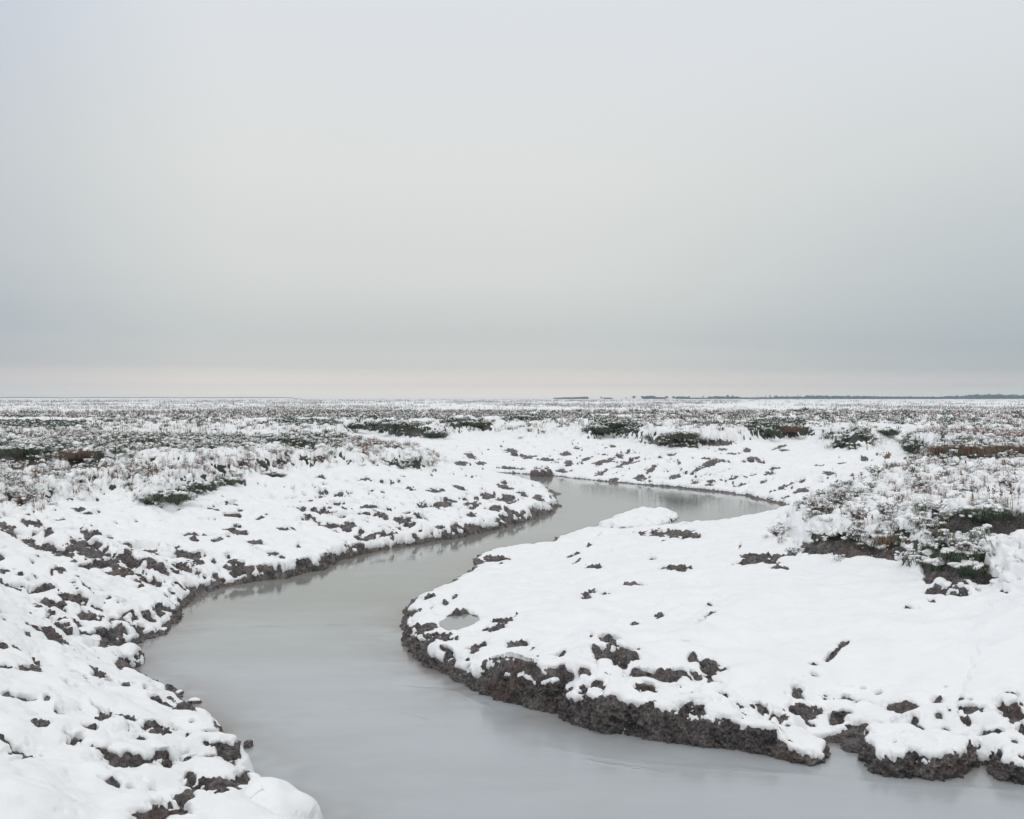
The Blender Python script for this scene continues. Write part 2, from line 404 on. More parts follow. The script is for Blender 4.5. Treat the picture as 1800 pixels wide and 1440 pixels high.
# scarps and steps: polyline px, z at the foot, height, rise width, decay length
SCARPS = [
 ([(-120,748),(0,750),(70,751),(130,752),(200,749)], 1.8, .42, .5, 14),
 ([(-100,815),(0,818),(50,822),(80,820)], 1.7, .50, .4, 6),
 ([(100,818),(150,822),(172,818),(185,806)], 1.7, .46, .4, 6),
 ([(180,790),(240,797),(300,800),(340,792),(390,790),(470,793)], 1.78, .28, .5, 7),
 ([(430,778),(500,786),(560,795),(600,782)], 1.78, .36, .5, 7),
 ([(400,748),(460,750),(505,746),(570,748),(590,752)], 1.9, .28, .5, 14),
 ([(780,750),(820,750),(860,751)], 1.8, .35, .5, 12),
 ([(885,741),(940,743),(965,741)], 1.85, .3, .6, 12),
 ([(1000,735),(1060,737),(1090,739),(1150,738)], 1.9, .28, .8, 16),
 ([(1190,752),(1270,753),(1330,751)], 1.95, .22, .5, 10),
 ([(1400,728),(1450,729),(1510,727)], 1.95, .35, .8, 30),
 ([(1450,770),(1500,775),(1550,770)], 1.8, .2, .5, 6),
 ([(1640,812),(1680,816),(1720,815),(1760,808),(1800,806),(1900,806)], 1.85, .50, .4, 7),
 ([(1640,945),(1690,948),(1740,950),(1800,950),(1900,955)], 1.62, .40, .22, 3.0),
 ([(1230,905+40),(1180,946),(1120,947)], .05, .14, .15, 1.2),
 ([(0,935),(50,957),(110,980),(170,1003)], .75, .14, .2, 1.2),
 ([(120,950),(165,975),(210,990),(260,1003),(300,1000)], .65, .18, .2, 1.2),
 ([(190,1003),(240,1024),(290,1034)], .35, .14, .2, .9),
 ([(300,990),(330,992),(352,990)], .55, .16, .2, 1.2),
 ([(545,912),(580,927),(620,935)], .45, .12, .2, 1.5),
 ([(640,908),(690,914),(735,922)], .50, .14, .2, 1.5),
 ([(835,872),(862,882),(905,884),(925,880)], .30, .16, .2, 1.4),
 ([(50,1045),(105,1052),(150,1065)], .55, .16, .2, 1.0),
 ([(80,1110),(120,1112)], .5, .14, .15, .8),
 ([(150,1342),(200,1352),(235,1352)], .50, .14, .15, .9),
 ([(300,1408),(350,1418),(410,1412),(450,1402)], .12, .24, .18, .8),
 ([(170,1388),(220,1394),(275,1395)], .45, .12, .15, .7),
 ([(1040,1172),(1075,1186),(1120,1205),(1180,1208),(1265,1212)], .42, .14, .15, .9),
 ([(1370,1270),(1400,1278),(1420,1250)], .3, .12, .2, .7),
 ([(1480,1296),(1530,1298),(1570,1297)], .2, .14, .15, .8),
 ([(1620,1290),(1680,1287),(1770,1300)], .22, .14, .15, .8),
 ([(1570,1252),(1600,1256),(1630,1250)], .4, .10, .12, .7),
 ([(1740,1250),(1775,1270),(1810,1262)], .35, .14, .15, .8),
]

# ------------------------------------------------------------------ polar grid
def thetas(step_in, half_in):
    a = np.arange(-half_in, half_in + 1e-9, step_in)
    out = []; t = half_in; s = step_in
    while t < 178:
        s = min(s * 1.25, 6); t += s
        if t < 178: out.append(t)
    out = np.array(out)
    return np.radians(np.concatenate([-out[::-1], a, out]))
def radii(spec):
    r = [spec[0][0]]
    for r0, r1, k in spec:
        n = max(2, int(math.log(r1 / r0) / k)); q = r0 * (r1 / r0) ** (np.arange(1, n + 1) / n); r.extend(q)
    return np.array(r)
QUICK = False
cth = thetas(0.16, 31); crr = radii([(0.4, 6, .06), (6, 120, .0055), (120, 400, .02), (400, 12000, .1)])
q = 2.0 if QUICK else 1.0
fth = thetas(0.042 * q, 28.5)
frr = radii([(0.4, 6, .03), (6, 9, .0022 * q), (9, 20, .0010 * q), (20, 34, .0016 * q), (34, 95, .0028 * q), (95, 400, .010), (400, 12000, .06)])

ct, crg = np.meshgrid(cth, crr)
CP = np.stack([np.sin(ct).ravel() * crg.ravel(), np.cos(ct).ravel() * crg.ravel()], 1)
dW, aW = poly_dist(CP, shoreW, shoreA)
inW = inside(CP, shoreW)
dW = np.where(inW, -dW, dW)
nm = len(marW)
dM, aM = poly_dist(CP, marW, marA, closed=False)
inM = inside(CP, marWc)
dM = np.where(inM, -dM, dM)          # negative on the marsh
bumpf = np.zeros(len(CP)); scarpface = np.zeros(len(CP))
for pts, zf, h, w, Ld in SCARPS:
    W = np.array([unp(a, b, zf) for a, b in pts])
    sel = np.where((CP[:, 0] > W[:, 0].min() - 4 * Ld) & (CP[:, 0] < W[:, 0].max() + 4 * Ld) & (CP[:, 1] > W[:, 1].min() - 2) & (CP[:, 1] < W[:, 1].max() + 4 * Ld))[0]
    P = CP[sel]
    # signed distance beyond the line, by nearest segment; taper at the ends
    best = np.full(len(P), 1e9); side = np.zeros(len(P)); tp = np.zeros(len(P))
    cum = np.concatenate([[0], np.cumsum(np.hypot(*(W[1:] - W[:-1]).T))]); tot = cum[-1]
    for i in range(len(W) - 1):
        a, b = W[i], W[i + 1]; ab = b - a; L = np.hypot(*ab) + 1e-9
        tr = ((P - a) @ ab) / L ** 2; t = np.clip(tr, 0, 1)
        d = np.hypot(P[:, 0] - a[0] - t * ab[0], P[:, 1] - a[1] - t * ab[1])
        cr_ = (P[:, 1] - a[1]) * ab[0] - (P[:, 0] - a[0]) * ab[1]
        if ab[0] < 0: cr_ = -cr_
        u = best > d
        best = np.where(u, d, best); side = np.where(u, np.sign(cr_), side)
        al = (cum[i] + t * L) / tot
        over = np.maximum(0, np.maximum(-tr, tr - 1)) * L
        tp = np.where(u, np.clip(np.minimum(al, 1 - al) / 0.18 + 0.1, 0, 1) * np.exp(-over * 1.5 / max(1, Ld * .2)), tp)
    sd = best * side
    jig = 0.35 * w * n2(P[:, 0], P[:, 1], 1.3 / max(.5, w * 3), 5)
    s = sd + jig
    v = h * tp * ss(0, w, s) * np.exp(-np.maximum(0, s - w) / Ld)
    bumpf[sel] += v
    fc = tp * ss(-0.3 * w, 0.1 * w, s) * (1 - ss(w * .9, w * 1.5, s))
    scarpface[sel] = np.maximum(scarpface[sel], fc)

# bilinear lift of coarse fields on to the fine grid
def lift_setup(c, f):
    i = np.clip(np.searchsorted(c, f, side='right') - 1, 0, len(c) - 2)
    t = np.clip((f - c[i]) / (c[i + 1] - c[i]), 0, 1)
    return i, t
ri, rt = lift_setup(crr, frr); ti, tt = lift_setup(cth, fth)
def lift(v):
    v = v.reshape(len(crr), len(cth))
    a = v[ri] * (1 - rt)[:, None] + v[ri + 1] * rt[:, None]
    return (a[:, ti] * (1 - tt) + a[:, ti + 1] * tt).astype(np.float32)
th2, r2 = np.meshgrid(fth.astype(np.float32), frr.astype(np.float32))
X = np.sin(th2) * r2; Y = np.cos(th2) * r2; RR = r2
dw = lift(dW); dm = lift(dM); eH = lift(aW[:, 0]); eH = eH * (1 + .35 * n2(X, Y, .9, 88) + .25 * n2(X, Y, 2.3, 89)); eW = lift(aW[:, 1])
zF = lift(aM[:, 0]); mW = lift(aM[:, 1]); zT = lift(aM[:, 2]); bp = lift(bumpf); face = lift(scarpface)
print('grid', X.shape)

# ------------------------------------------------------------------ terrain surface
near = 1 - ss(60, 130, RR)
wob = 0.10 * n2(X, Y, 1.1, 11) + 0.05 * n2(X, Y, 3.1, 12) + 0.025 * n2(X, Y, 8, 13)
wob *= near * np.clip(RR / 22 - .3, .25, 1.6)
dw_ = dw + wob * ss(.0, .4, eH + .25)
dm_ = dm + 0.35 * n2(X, Y, .6, 14) * near + 0.18 * n2(X, Y, 1.9, 15) * near
# lie of the mud flat between water and turf
u = np.clip(dw_ / (np.maximum(dw_, 0) + np.maximum(dm_, 0) + 1e-3), 0, 1)
flat = (zF - eH) * (u ** 1.15)
edge = eH * ss(0, 1, np.clip(dw_ / np.maximum(eW, .05), 0, 1)) ** 0.8
z = np.where(dw_ > 0, edge + np.maximum(flat, 0), -0.03 - 0.35 * np.clip(-dw_ / 1.6, 0, 1))
z = np.where(dw_ > 0, z + 0.02 * np.clip(dw_ / .3, 0, 1), z)
mi = np.clip(-dm_, 0, 1e9)
rise = ss(0, 1, np.clip(mi / np.maximum(mW, .2), 0, 1))
zt = zT + (1.9 - zT) * ss(4, 22, mi)
z = z + (zt - z) * rise
z += bp
z = z.astype(np.float32)
marsh = ss(-0.15, 0.35, -dm_ + 0.25 * n2(X, Y, 2.1, 16)).astype(np.float32)
dry = ss(0.0, 0.25, dw_)

# long undulations and rills running down to the creek
und = 0.10 * n2(X, Y, .35, 21) + 0.05 * n2(X, Y, .9, 22)
und *= np.clip(dw_ / 1.5, 0, 1) * near * (1 - .0 * marsh)

z += und
# a small basin that holds a puddle
_pp = unp(808, 1093, .28)
pe = np.sqrt(((X - _pp[0] - .12 * (Y - _pp[1])) / .30) ** 2 + ((Y - _pp[1]) / .62) ** 2)
PUDZ = .28
basin = 1 - ss(.75, 1.5, pe)
z = (z * (1 - basin) + (PUDZ - .05) * basin).astype(np.float32)
# leftover ripple of terraces parallel to the creek on the flats
lump = (0.035 * n2(X, Y, 1.9, 23) + 0.020 * n2(X, Y, 4.3, 24)) * near * np.clip(dw_ / .5, 0, 1)
lump = lump * (1 + .85 * np.maximum(np.maximum(ss(.5, -1.0, X / np.maximum(Y, 1) * 10), ss(36, 42, RR)), .8 * (1 - ss(.5, 1.6, dw_))))
z += lump * ss(.9, 1.6, pe)
# small terraces slumped towards the creek
tq = dw_ * .8 + .9 * n2(X, Y, .45, 81) + .35 * n2(X, Y, 1.5, 82) + .12 * n2(X, Y, 4.1, 83)
tL = np.clip(RR / 26, .55, 1.5)
tq = tq / tL
tfr = tq - np.floor(tq)
stair = ss(.78, 1.0, tfr) - tfr
# marsh hummocks
hum = (np.abs(n2(X, Y, 1.5, 31)) * .16 + np.abs(n2(X, Y, 3.4, 32)) * .09) * marsh * (1 - ss(120, 300, RR))
z += hum.astype(np.float32)
far = ss(120, 500, RR)
z += (far * (0.12 * n2(X, Y, .02, 33))).astype(np.float32)

# photograph position of every vertex (build-time look-up for placing bare patches)
Yc = np.maximum(Y, 0.5)
PX = 900 + F * X / Yc; PY = 700 + F * (H - z) / Yc
vis = Y > 3
# ---- bare mud patches traced from the photograph: cx, cy, rx, ry, angle
BARE = """1339 986 50 12 -3;1375 1001 20 5 0;1190 1002 30 5 0;1115 1031 22 4 0;1030 1051 12 6 0;1062 1046 15 3 0;1042 1042 9 4 -20;1645 1042 20 9 5;1638 1060 8 4 0;1600 1072 14 4 0
1246 1084 14 3 -20;1236 1093 8 3 -20;1226 1100 7 3 0;1206 1130 9 3 0;1480 1140 22 5 -38;1460 1157 16 7 -38;1432 1172 11 4 0;1432 1190 11 5 20;1160 1086 11 4 0;1115 1102 8 2 0
892 1093 22 8 -15;872 1107 28 6 -10;910 1135 24 6 0;1078 1128 30 9 0;1050 1145 18 9 50;1072 1172 24 12 40;1088 1148 17 4 0;1121 1144 9 4 0;1100 1174 10 6 20
1245 1172 34 12 25;1218 1160 10 10 0;1190 1192 66 10 6;1250 1205 22 8 20;1016 1186 36 14 -5;1403 1225 20 20 0;1405 1250 24 22 0;1372 1262 18 12 20;1440 1250 14 8 0
1455 1227 13 6 0;1470 1265 15 14 0;1512 1280 48 11 0;1545 1222 13 4 -10;1518 1214 6 3 0;1595 1245 25 9 0;1648 1236 14 6 0;1668 1249 8 5 0;1683 1262 24 14 20;1735 1290 40 10 0;1772 1240 24 20 20;1778 1262 20 12 0;1620 1285 45 6 0;1470 1300 30 8 0;1560 1300 30 6 0
800 1086 14 5 0;728 1078 22 6 -25;812 1080 22 4 0;775 1121 32 9 0;742 1108 26 8 0;730 1130 22 10 10;836 1144 24 8 -25;815 1162 18 8 -20;756 1053 13 4 -20;800 1052 8 3 -30;784 1062 5 2 0
1175 939 60 8 0;1215 942 30 6 0;872 985 30 8 0;840 990 16 5 0;1035 962 10 3 -40;1045 1000 20 3 0;1010 978 12 2 -20;1015 990 10 2 -40
12 930 28 9 25;50 953 30 10 25;84 961 32 9 15;120 978 30 8 15;143 959 32 11 20;166 975 34 9 10;217 984 18 11 30;256 991 34 9 8;200 990 18 8 10;266 969 20 7 0;245 965 14 4 0;327 977 30 12 15;350 990 14 6 10;317 992 14 6 0
222 1007 30 9 15;205 1003 14 7 20;256 1023 32 7 12;279 1027 18 8 15;419 1003 32 9 5;409 985 16 6 0;375 985 5 12 0;419 937 26 6 8;402 933 8 3 0;340 948 10 9 0;332 941 12 4 -10;373 942 16 3 0;381 951 13 4 -10;84 935 12 9 0;50 921 12 7 20;65 924 10 8 0;105 915 12 4 0;59 937 6 4 0;140 898 14 4 0;144 912 8 4 0
77 1036 30 8 -12;123 1053 34 9 10;89 1066 32 9 0;110 1075 26 8 0;10 1006 14 5 0;110 977 14 6 0;337 1035 24 6 0;35 1013 9 3 0;12 1030 20 6 10
101 1101 24 15 0;94 1124 26 8 35;150 1088 26 13 -20;188 1090 22 10 0;228 1082 20 9 0;210 1110 24 14 0;186 1130 22 10 0;236 1106 14 12 0;274 1069 9 10 45;262 1086 24 8 30;250 1120 24 6 -20;120 1140 26 5 30
214 1172 22 9 0;172 1191 16 7 0;150 1197 8 5 0;217 1207 11 4 10;45 1181 18 5 0;5 1178 14 4 0;9 1226 12 6 0;47 1232 18 6 0;82 1232 8 6 0;103 1258 11 5 0;69 1281 17 7 0;159 1284 14 6 0;188 1262 20 6 0;225 1266 16 8 30;212 1280 20 6 0;277 1290 30 6 10;339 1271 7 3 0;366 1292 12 3 0;386 1290 7 5 0;326 1339 9 4 0;369 1333 24 4 0;382 1312 28 5 10;398 1320 8 12 0;250 1302 12 3 0;335 1300 10 3 0
195 1325 36 10 10;205 1340 30 9 15;71 1337 9 3 0;193 1382 20 7 25;259 1380 26 9 25;229 1391 12 5 0;334 1372 11 8 0;385 1388 60 18 0;425 1378 26 12 10;460 1408 20 8 30;330 1402 28 12 0;300 1425 50 18 0;260 1435 30 8 0;428 1366 7 7 0;245 1345 14 7 10;290 1240 30 7 25;320 1248 24 7 15;300 1215 14 6 0;154 1205 8 3 30;115 1204 10 3 20
857 873 20 7 0;893 879 29 6 0;887 857 22 5 12;767 863 17 5 0;780 887 20 7 0;827 887 22 4 0;757 890 22 4 20;807 858 18 4 20;950 877 18 6 15;933 900 17 8 0;900 900 22 6 25;660 905 32 5 5;713 915 24 6 5;643 947 27 11 0;680 943 20 10 0;613 927 17 8 0;830 905 14 4 0;650 892 20 4 0;833 930 20 8 0;773 927 12 4 0;870 893 16 5 0;920 870 14 4 20;740 905 16 4 0;610 893 12 4 0;600 905 10 4 0;720 858 10 3 0;740 935 14 4 0;960 888 12 6 0
567 898 27 6 5;550 913 22 5 25;582 925 24 8 20;413 887 9 4 20;547 880 12 3 0;460 905 14 3 0;500 930 20 4 8;640 843 18 3 0;660 846 10 3 0;710 838 8 2 0;535 895 10 3 0;450 957 22 5 0;480 975 16 5 0;475 1000 30 8 0;530 993 24 9 -10;575 985 22 10 -10
900 793 18 5 15;915 801 22 4 10;827 802 15 6 20;810 815 18 6 0;845 815 12 4 0;933 803 16 4 -10;963 808 22 4 0;1000 813 9 5 0;993 797 16 5 0;1030 807 12 4 -20;1067 810 26 5 -15;1103 813 30 6 -18;1057 830 14 4 -20;987 828 14 4 0;890 822 18 4 0;910 824 14 3 0;1127 840 20 6 0;1187 838 16 4 -15;1147 823 14 4 -30;1180 798 13 4 0;1080 843 14 4 0;1078 785 8 3 0;1015 788 10 4 0;1090 800 10 3 0;1140 830 10 3 -20
1247 816 26 8 -20;1225 826 14 4 -25;1313 792 9 5 0;1370 787 18 3 -18;1378 792 12 2 0;1323 807 16 5 0;1340 812 10 4 0;1353 832 13 4 0;1397 848 22 2.5 -25;1367 860 16 3 -20;1407 862 18 5 -15;1383 872 15 4 -20;1377 886 13 3 0;1457 832 16 4 0;1520 806 9 5 25;1250 850 13 6 -20;1290 840 20 3 -15;1317 836 14 3 -10;1360 823 13 3 0;1480 814 14 2 0;1300 852 16 3 0;1220 848 12 5 0;1440 818 12 2 -10;1560 802 12 3 -20;1345 845 12 3 -20;1270 790 10 3 0;1290 798 16 3 0;1200 870 10 3 0;1330 876 10 3 0"""
BARE = [tuple(float(v) for v in s.split()) for ln in BARE.split('\n') for s in ln.split(';') if s.strip()]
bare = np.full(X.shape, -1.0, np.float32)
jx = (n2(X, Y, 2.2, 41) * .30 + n2(X * .85 + .3 * Y, Y, 5.0, 42) * .42 + n2(X, Y, 12, 43) * .20).astype(np.float32)
# rows are monotonic in distance: restrict each patch to a window of rows and columns
def window(cx, cy, rx, ry, pad=2.2):
    m = max(rx, ry) * pad
    ya = 1.0 * F / (cy + m - 700 + 1e-3) * 1.6; yb = 4.0 * F / max(4.0, cy - m - 700)
    i0 = np.searchsorted(frr, ya); i1 = np.searchsorted(frr, yb * 1.15) + 1
    a0 = math.atan((cx - m - 900) / F); a1 = math.atan((cx + m - 900) / F)
    j0 = np.searchsorted(fth, a0); j1 = np.searchsorted(fth, a1) + 1
    return slice(i0, i1), slice(j0, j1)
def ell(cx, cy, rx, ry, an):
    sl = window(cx, cy, rx, ry)
    dx = PX[sl] - cx; dy = PY[sl] - cy
    c, s = math.cos(R(an)), math.sin(R(an))
    e = np.sqrt(((dx * c + dy * s) / rx) ** 2 + ((-dx * s + dy * c) / ry) ** 2)
    return sl, e
for p in BARE:
    sl, e = ell(*p)
    bare[sl] = np.maximum(bare[sl], 1.0 - e)
def soft(lst):
    m = np.zeros(X.shape, np.float32)
    for cx, cy, rx, ry, an, k in lst:
        sl, e = ell(cx, cy, rx, ry, an)
        m[sl] = np.maximum(m[sl], k * (1 - ss(.4, 1.3, e)))
    return m
MBARE = [(1692, 1008, 52, 30, 12), (1640, 1010, 18, 26, -30), (1440, 966, 70, 13, -4), (1500, 975, 40, 12, 5), (1560, 978, 34, 16, 0), (1700, 925, 75, 17, 3), (1780, 930, 60, 20, 0), (1660, 935, 40, 12, 8),
         (60, 822, 60, 7, 8), (150, 826, 40, 7, -4), (20, 812, 40, 8, 0), (1225, 785, 70, 6, -5), (1160, 780, 30, 5, 0), (1250, 745, 60, 5, 2)]
mbare = np.full(X.shape, -1.0, np.float32)
for p in MBARE:
    sl, e = ell(*p)
    mbare[sl] = np.maximum(mbare[sl], 1.0 - e)
# how speckled with small bare spots the snow is
speck = soft([(250, 1000, 300, 60, 10, .8), (700, 900, 280, 55, 5, .9), (1150, 820, 330, 45, 5, .75), (880, 800, 170, 35, 0, .55), (180, 1110, 160, 50, 0, .75), (250, 1280, 190, 110, 30, .45), (150, 940, 220, 40, 10, .6),
              (1600, 1265, 260, 50, 0, .6), (400, 900, 300, 30, 0, .45), (820, 1130, 150, 50, 30, .5), (1450, 850, 150, 60, -20, .45), (1150, 960, 220, 30, 0, .3), (300, 890, 200, 30, 0, .5), (1080, 1050, 300, 60, 0, .12)])
# areas of turf with a dense brown or green growth
brown = soft([(50, 870, 110, 50, 10, 1), (250, 840, 200, 26, 0, .8), (120, 762, 420, 14, 0, .75), (520, 812, 260, 20, -5, .8), (700, 800, 120, 25, 20, .6), (1740, 772, 120, 26, 0, .9), (1600, 822, 160, 16, -15, .7), (1500, 960, 150, 30, 0, .4), (1600, 990, 200, 40, 0, .5), (950, 750, 200, 14, 0, .6), (1700, 870, 200, 40, 0, .3)])
green = soft([(300, 878, 70, 18, -15, 1), (400, 852, 90, 12, -8, .9), (500, 842, 60, 8, 0, .7), (690, 755, 100, 13, 5, 1), (1080, 755, 60, 16, 0, 1), (1200, 776, 110, 12, 5, .7), (1370, 757, 70, 18, 0, 1), (1490, 770, 70, 10, 0, .6), (1600, 790, 30, 22, -20, 1), (1720, 800, 110, 16, 0, 1), (1440, 875, 70, 40, 0, .8),
              (1680, 980, 70, 34, 0, 1), (1540, 950, 110, 24, 0, .6), (1720, 920, 120, 16, 0, .7), (100, 800, 160, 20, 0, .8), (320, 785, 160, 14, 0, .7), (540, 778, 90, 12, 0, .8), (60, 748, 110, 8, 0, .8), (540, 744, 60, 7, 0, .8), (820, 745, 60, 8, 0, .9), (920, 738, 50, 6, 0, .8), (700, 820, 90, 12, 0, .5), (1050, 737, 60, 5, 0, .4)])

# ------------------------------------------------------------------ mud and snow surfaces
tamp = np.clip(.35 + 1.1 * n2(X, Y, .9, 84) + .5 * n2(X, Y, 2.7, 85), 0, 1) * np.clip(.08 + speck * 1.1, 0, 1)
z = (z + .30 * tL * tamp * stair * (1 - marsh) * near * np.clip(dw_ / .6, 0, 1)).astype(np.float32)
gy, gx = np.gradient(z, axis=0), np.gradient(z, axis=1)
dr = np.gradient(frr)[:, None]; dt = (np.gradient(fth)[None, :] * RR)
sr = gy / dr; st = gx / dt
slope = np.sqrt(sr ** 2 + st ** 2)
nr = -sr / np.sqrt(1 + slope ** 2); nt_ = -st / np.sqrt(1 + slope ** 2); nz = 1 / np.sqrt(1 + slope ** 2)
NX = nr * np.sin(th2) + nt_ * np.cos(th2); NY = nr * np.cos(th2) - nt_ * np.sin(th2)
jn = jx + (n2(X, Y, 30, 44) * .07).astype(np.float32) * (1 - ss(20, 40, RR))
b_ = bare + jn * 1.1                                   # >0 bare
cliff = ss(.42, .95, slope)
# on steep faces use solid noise so that nothing streaks down the face
j3 = jn.copy()
sl3 = (slope > .35) & (RR < 95) & vis
a3 = fbm3(X[sl3], Y[sl3], z[sl3], 2.6, 4, 7, .62)
j3[sl3] = a3 * .55
jn = jn * (1 - ss(.35, .6, slope)) + j3 * ss(.35, .6, slope)
b_ = bare - .08 + jn * 1.4 * np.clip(24 / RR, .55, 1)
ml3 = np.zeros(X.shape, np.float32); ml3[sl3] = a3
st3 = ss(.35, .6, slope)
# speckle
fs = np.where(RR < 25, 1.0, 1.0)
# stretched specks: warp the coordinates so bare spots run across the slope
sx = X * .75 + .35 * Y; sy = Y * .9 - .2 * X
sp1 = n2(sx * .8, sy * 1.5, 2.2, 51) * .6 + n2(sx, sy * 1.6, 4.4, 52) * .5 + n2(X, Y, 9.5, 53) * .35
reg = n2(X, Y, .55, 54)
fl = n2(sx * .7, sy * 1.7, 6.5, 55) * .8 + n2(sx, sy * 1.8, 13, 56) * .5 + .35 * n2(X, Y, 1.3, 57)
fl = fl * (1 - ss(34, 60, RR))
fleck = fl - (1.02 - .52 * speck)
spk = sp1 + reg * .35 - (.80 - .66 * speck)
thick = 0.50 - 1.2 * np.clip(b_ + .15, -.12, 1) - cliff * (.34 + .72 * ss(.30, .46, eH) + 4.2 * jn) - 3.2 * np.clip(spk - .16, 0, .5) - 5.5 * np.clip(fleck, 0, .4)
thick = thick - 2.2 * (1 - ss(.9, 1.15, pe + .1 * jn))
thick = thick - 2.0 * (1 - ss(.0, .12, dw_ + .10 * jn))
# marsh: broken lumps of snow lying on low plants
ml = n2(X, Y, 2.3, 61) * .5 + n2(X, Y, 5.2, 62) * .8 + n2(X, Y, 11.5, 63) * .6 * (1 - ss(28, 50, RR)) + n2(X, Y, 1.0, 64) * .35
ml = ml * (1 - st3) + ml3 * .55 * st3
tm = 0.62 + ml * 1.15 - .35 * cliff - .55 * green - .35 * brown - 1.6 * face
fmix = ss(70, 140, RR)
tm = tm * (1 - fmix) + fmix * (0.75 + .9 * n2(X, Y * .35, 1.6, 65) + .5 * n2(X, Y, .3, 66) - .4 * green)
mb = np.clip(mbare + .8 * jn + .15, 0, 1)
tm = tm - 2.4 * mb
thick = thick * (1 - marsh) + tm * marsh
face = np.maximum(face, np.clip(mb * 3, 0, 1))
tmax = 0.045 + .05 * marsh
sno = np.where(thick > 0, tmax * np.sqrt(np.clip(thick * 1.6, 0, 1)) * (1 + .25 * np.clip(thick, 0, 1)), -0.03 + thick * .08)
sno = np.maximum(sno, -0.12)
# snow lumps over the plants stand higher and rounder
sno += marsh * (thick > 0) * np.clip(thick, 0, 1.2) * .085 * (1 - ss(60, 120, RR))
micro = (n2(X, Y, 3.0, 71) * .010 + n2(X, Y, 7.5, 72) * .006 + n2(X, Y, 17, 73) * .0025 * (1 - ss(20, 35, RR))) * near
SX = X + NX * sno; SY = Y + NY * sno; SZ = z + nz * sno + micro
# mud: clods by 3-D noise pushed out along the normal
exposed = ss(-.5, .2, -thick)
sel = (RR < 90) & (z > -.4) & (thick < .35) & vis
xs, ys, zs = X[sel], Y[sel], z[sel]
cl = np.zeros(X.shape, np.float32)
amp = np.clip(RR[sel] / 16, .8, 1.25)
fscl = 1.0
c3 = 1 - np.abs(n3(xs, ys, zs, 3.0, 1)) * 2.2
c4 = 1 - np.abs(n3(xs, ys, zs, 7.0, 2)) * 2.2
c5 = n3(xs, ys, zs, 16.0, 3)
c6 = n3(xs, ys, zs, 34.0, 4) * (RR[sel] < 22)
cl[sel] = (c3 - .5) * .060 * amp + (c4 - .5) * .048 * amp + c5 * .036 + c6 * .022
cl *= 1.25 * exposed * (0.35 + .65 * np.maximum(np.maximum(cliff, np.clip(mb * 3, 0, 1)), ss(-.2, .3, b_))) * ss(-.35, .1, dw_) * (1 - .5 * marsh)
cl += exposed * .01 - (1 - exposed) * .012
MX = X + NX * cl; MY = Y + NY * cl; MZ = z + nz * cl

nrr, nth = X.shape
idx = np.arange(nrr * nth).reshape(nrr, nth)
def quads(keep):
    a = idx[:-1, :-1]; b = idx[:-1, 1:]; c = idx[1:, 1:]; d = idx[1:, :-1]
    k = keep[:-1, :-1] | keep[:-1, 1:] | keep[1:, 1:] | keep[1:, :-1]
    return np.stack([a[k], b[k], c[k], d[k]], 1)
def compact(V, Q, attrs):
    used = np.zeros(len(V), bool); used[Q.ravel()] = True
    mp = np.cumsum(used) - 1
    return V[used], mp[Q], {k: v[used] for k, v in attrs.items()}
vegc = np.clip(marsh * (1 - .85 * np.clip(mb * 2.5, 0, 1)), 0, 1)
V = np.stack([MX, MY, MZ], -1).reshape(-1, 3)
keepg = (thick < .55) | (RR > 120) | (~vis)
keepg &= ~((dw_ < -2.2) & (RR < 100))
Vg, Qg, Ag = compact(V, quads(keepg)[:, ::-1], {'veg': vegc.ravel()})
ground = mesh_obj('ground', Vg, Qg, [MUD], attrs=Ag)
tag(ground, 'grey brown tidal mud bared along the creek and dark turf between the snow', 'ground', kind='structure')
Vs = np.stack([SX, SY, SZ], -1).reshape(-1, 3)
keeps = (thick > -.35) & (dw_ > -.02)
Vs_, Qs, _ = compact(Vs, quads(keeps)[:, ::-1], {})
snow = mesh_obj('snow', Vs_, Qs, [SNOW])
tag(snow, 'thin white snow lying over the mud banks and the marsh', 'snow', kind='structure')
TOPZ = np.maximum(MZ, SZ)
print('ground', len(Vg), 'snow', len(Vs_))

# surface height at a world point
def surf(x, y, arr=None):
    arr = TOPZ if arr is None else arr
    r = math.hypot(x, y); t = math.atan2(x, y)
    i = int(np.clip(np.searchsorted(frr, r) - 1, 0, nrr - 2)); j = int(np.clip(np.searchsorted(fth, t) - 1, 0, nth - 2))
    fr = (r - frr[i]) / (frr[i + 1] - frr[i]); ft = (t - fth[j]) / (fth[j + 1] - fth[j])
    return float((arr[i, j] * (1 - ft) + arr[i, j + 1] * ft) * (1 - fr) + (arr[i + 1, j] * (1 - ft) + arr[i + 1, j + 1] * ft) * fr)
def hit(px, py):
    """first terrain point along the sight line of a photograph pixel"""
    tx = (px - 900) / F; s = (py - 700) / F
    y = H / max(s, 1e-4) * .3
    while y < 3000:
        if H - s * y <= surf(tx * y, y): break
        y *= 1.004
    return tx * y, y, surf(tx * y, y)

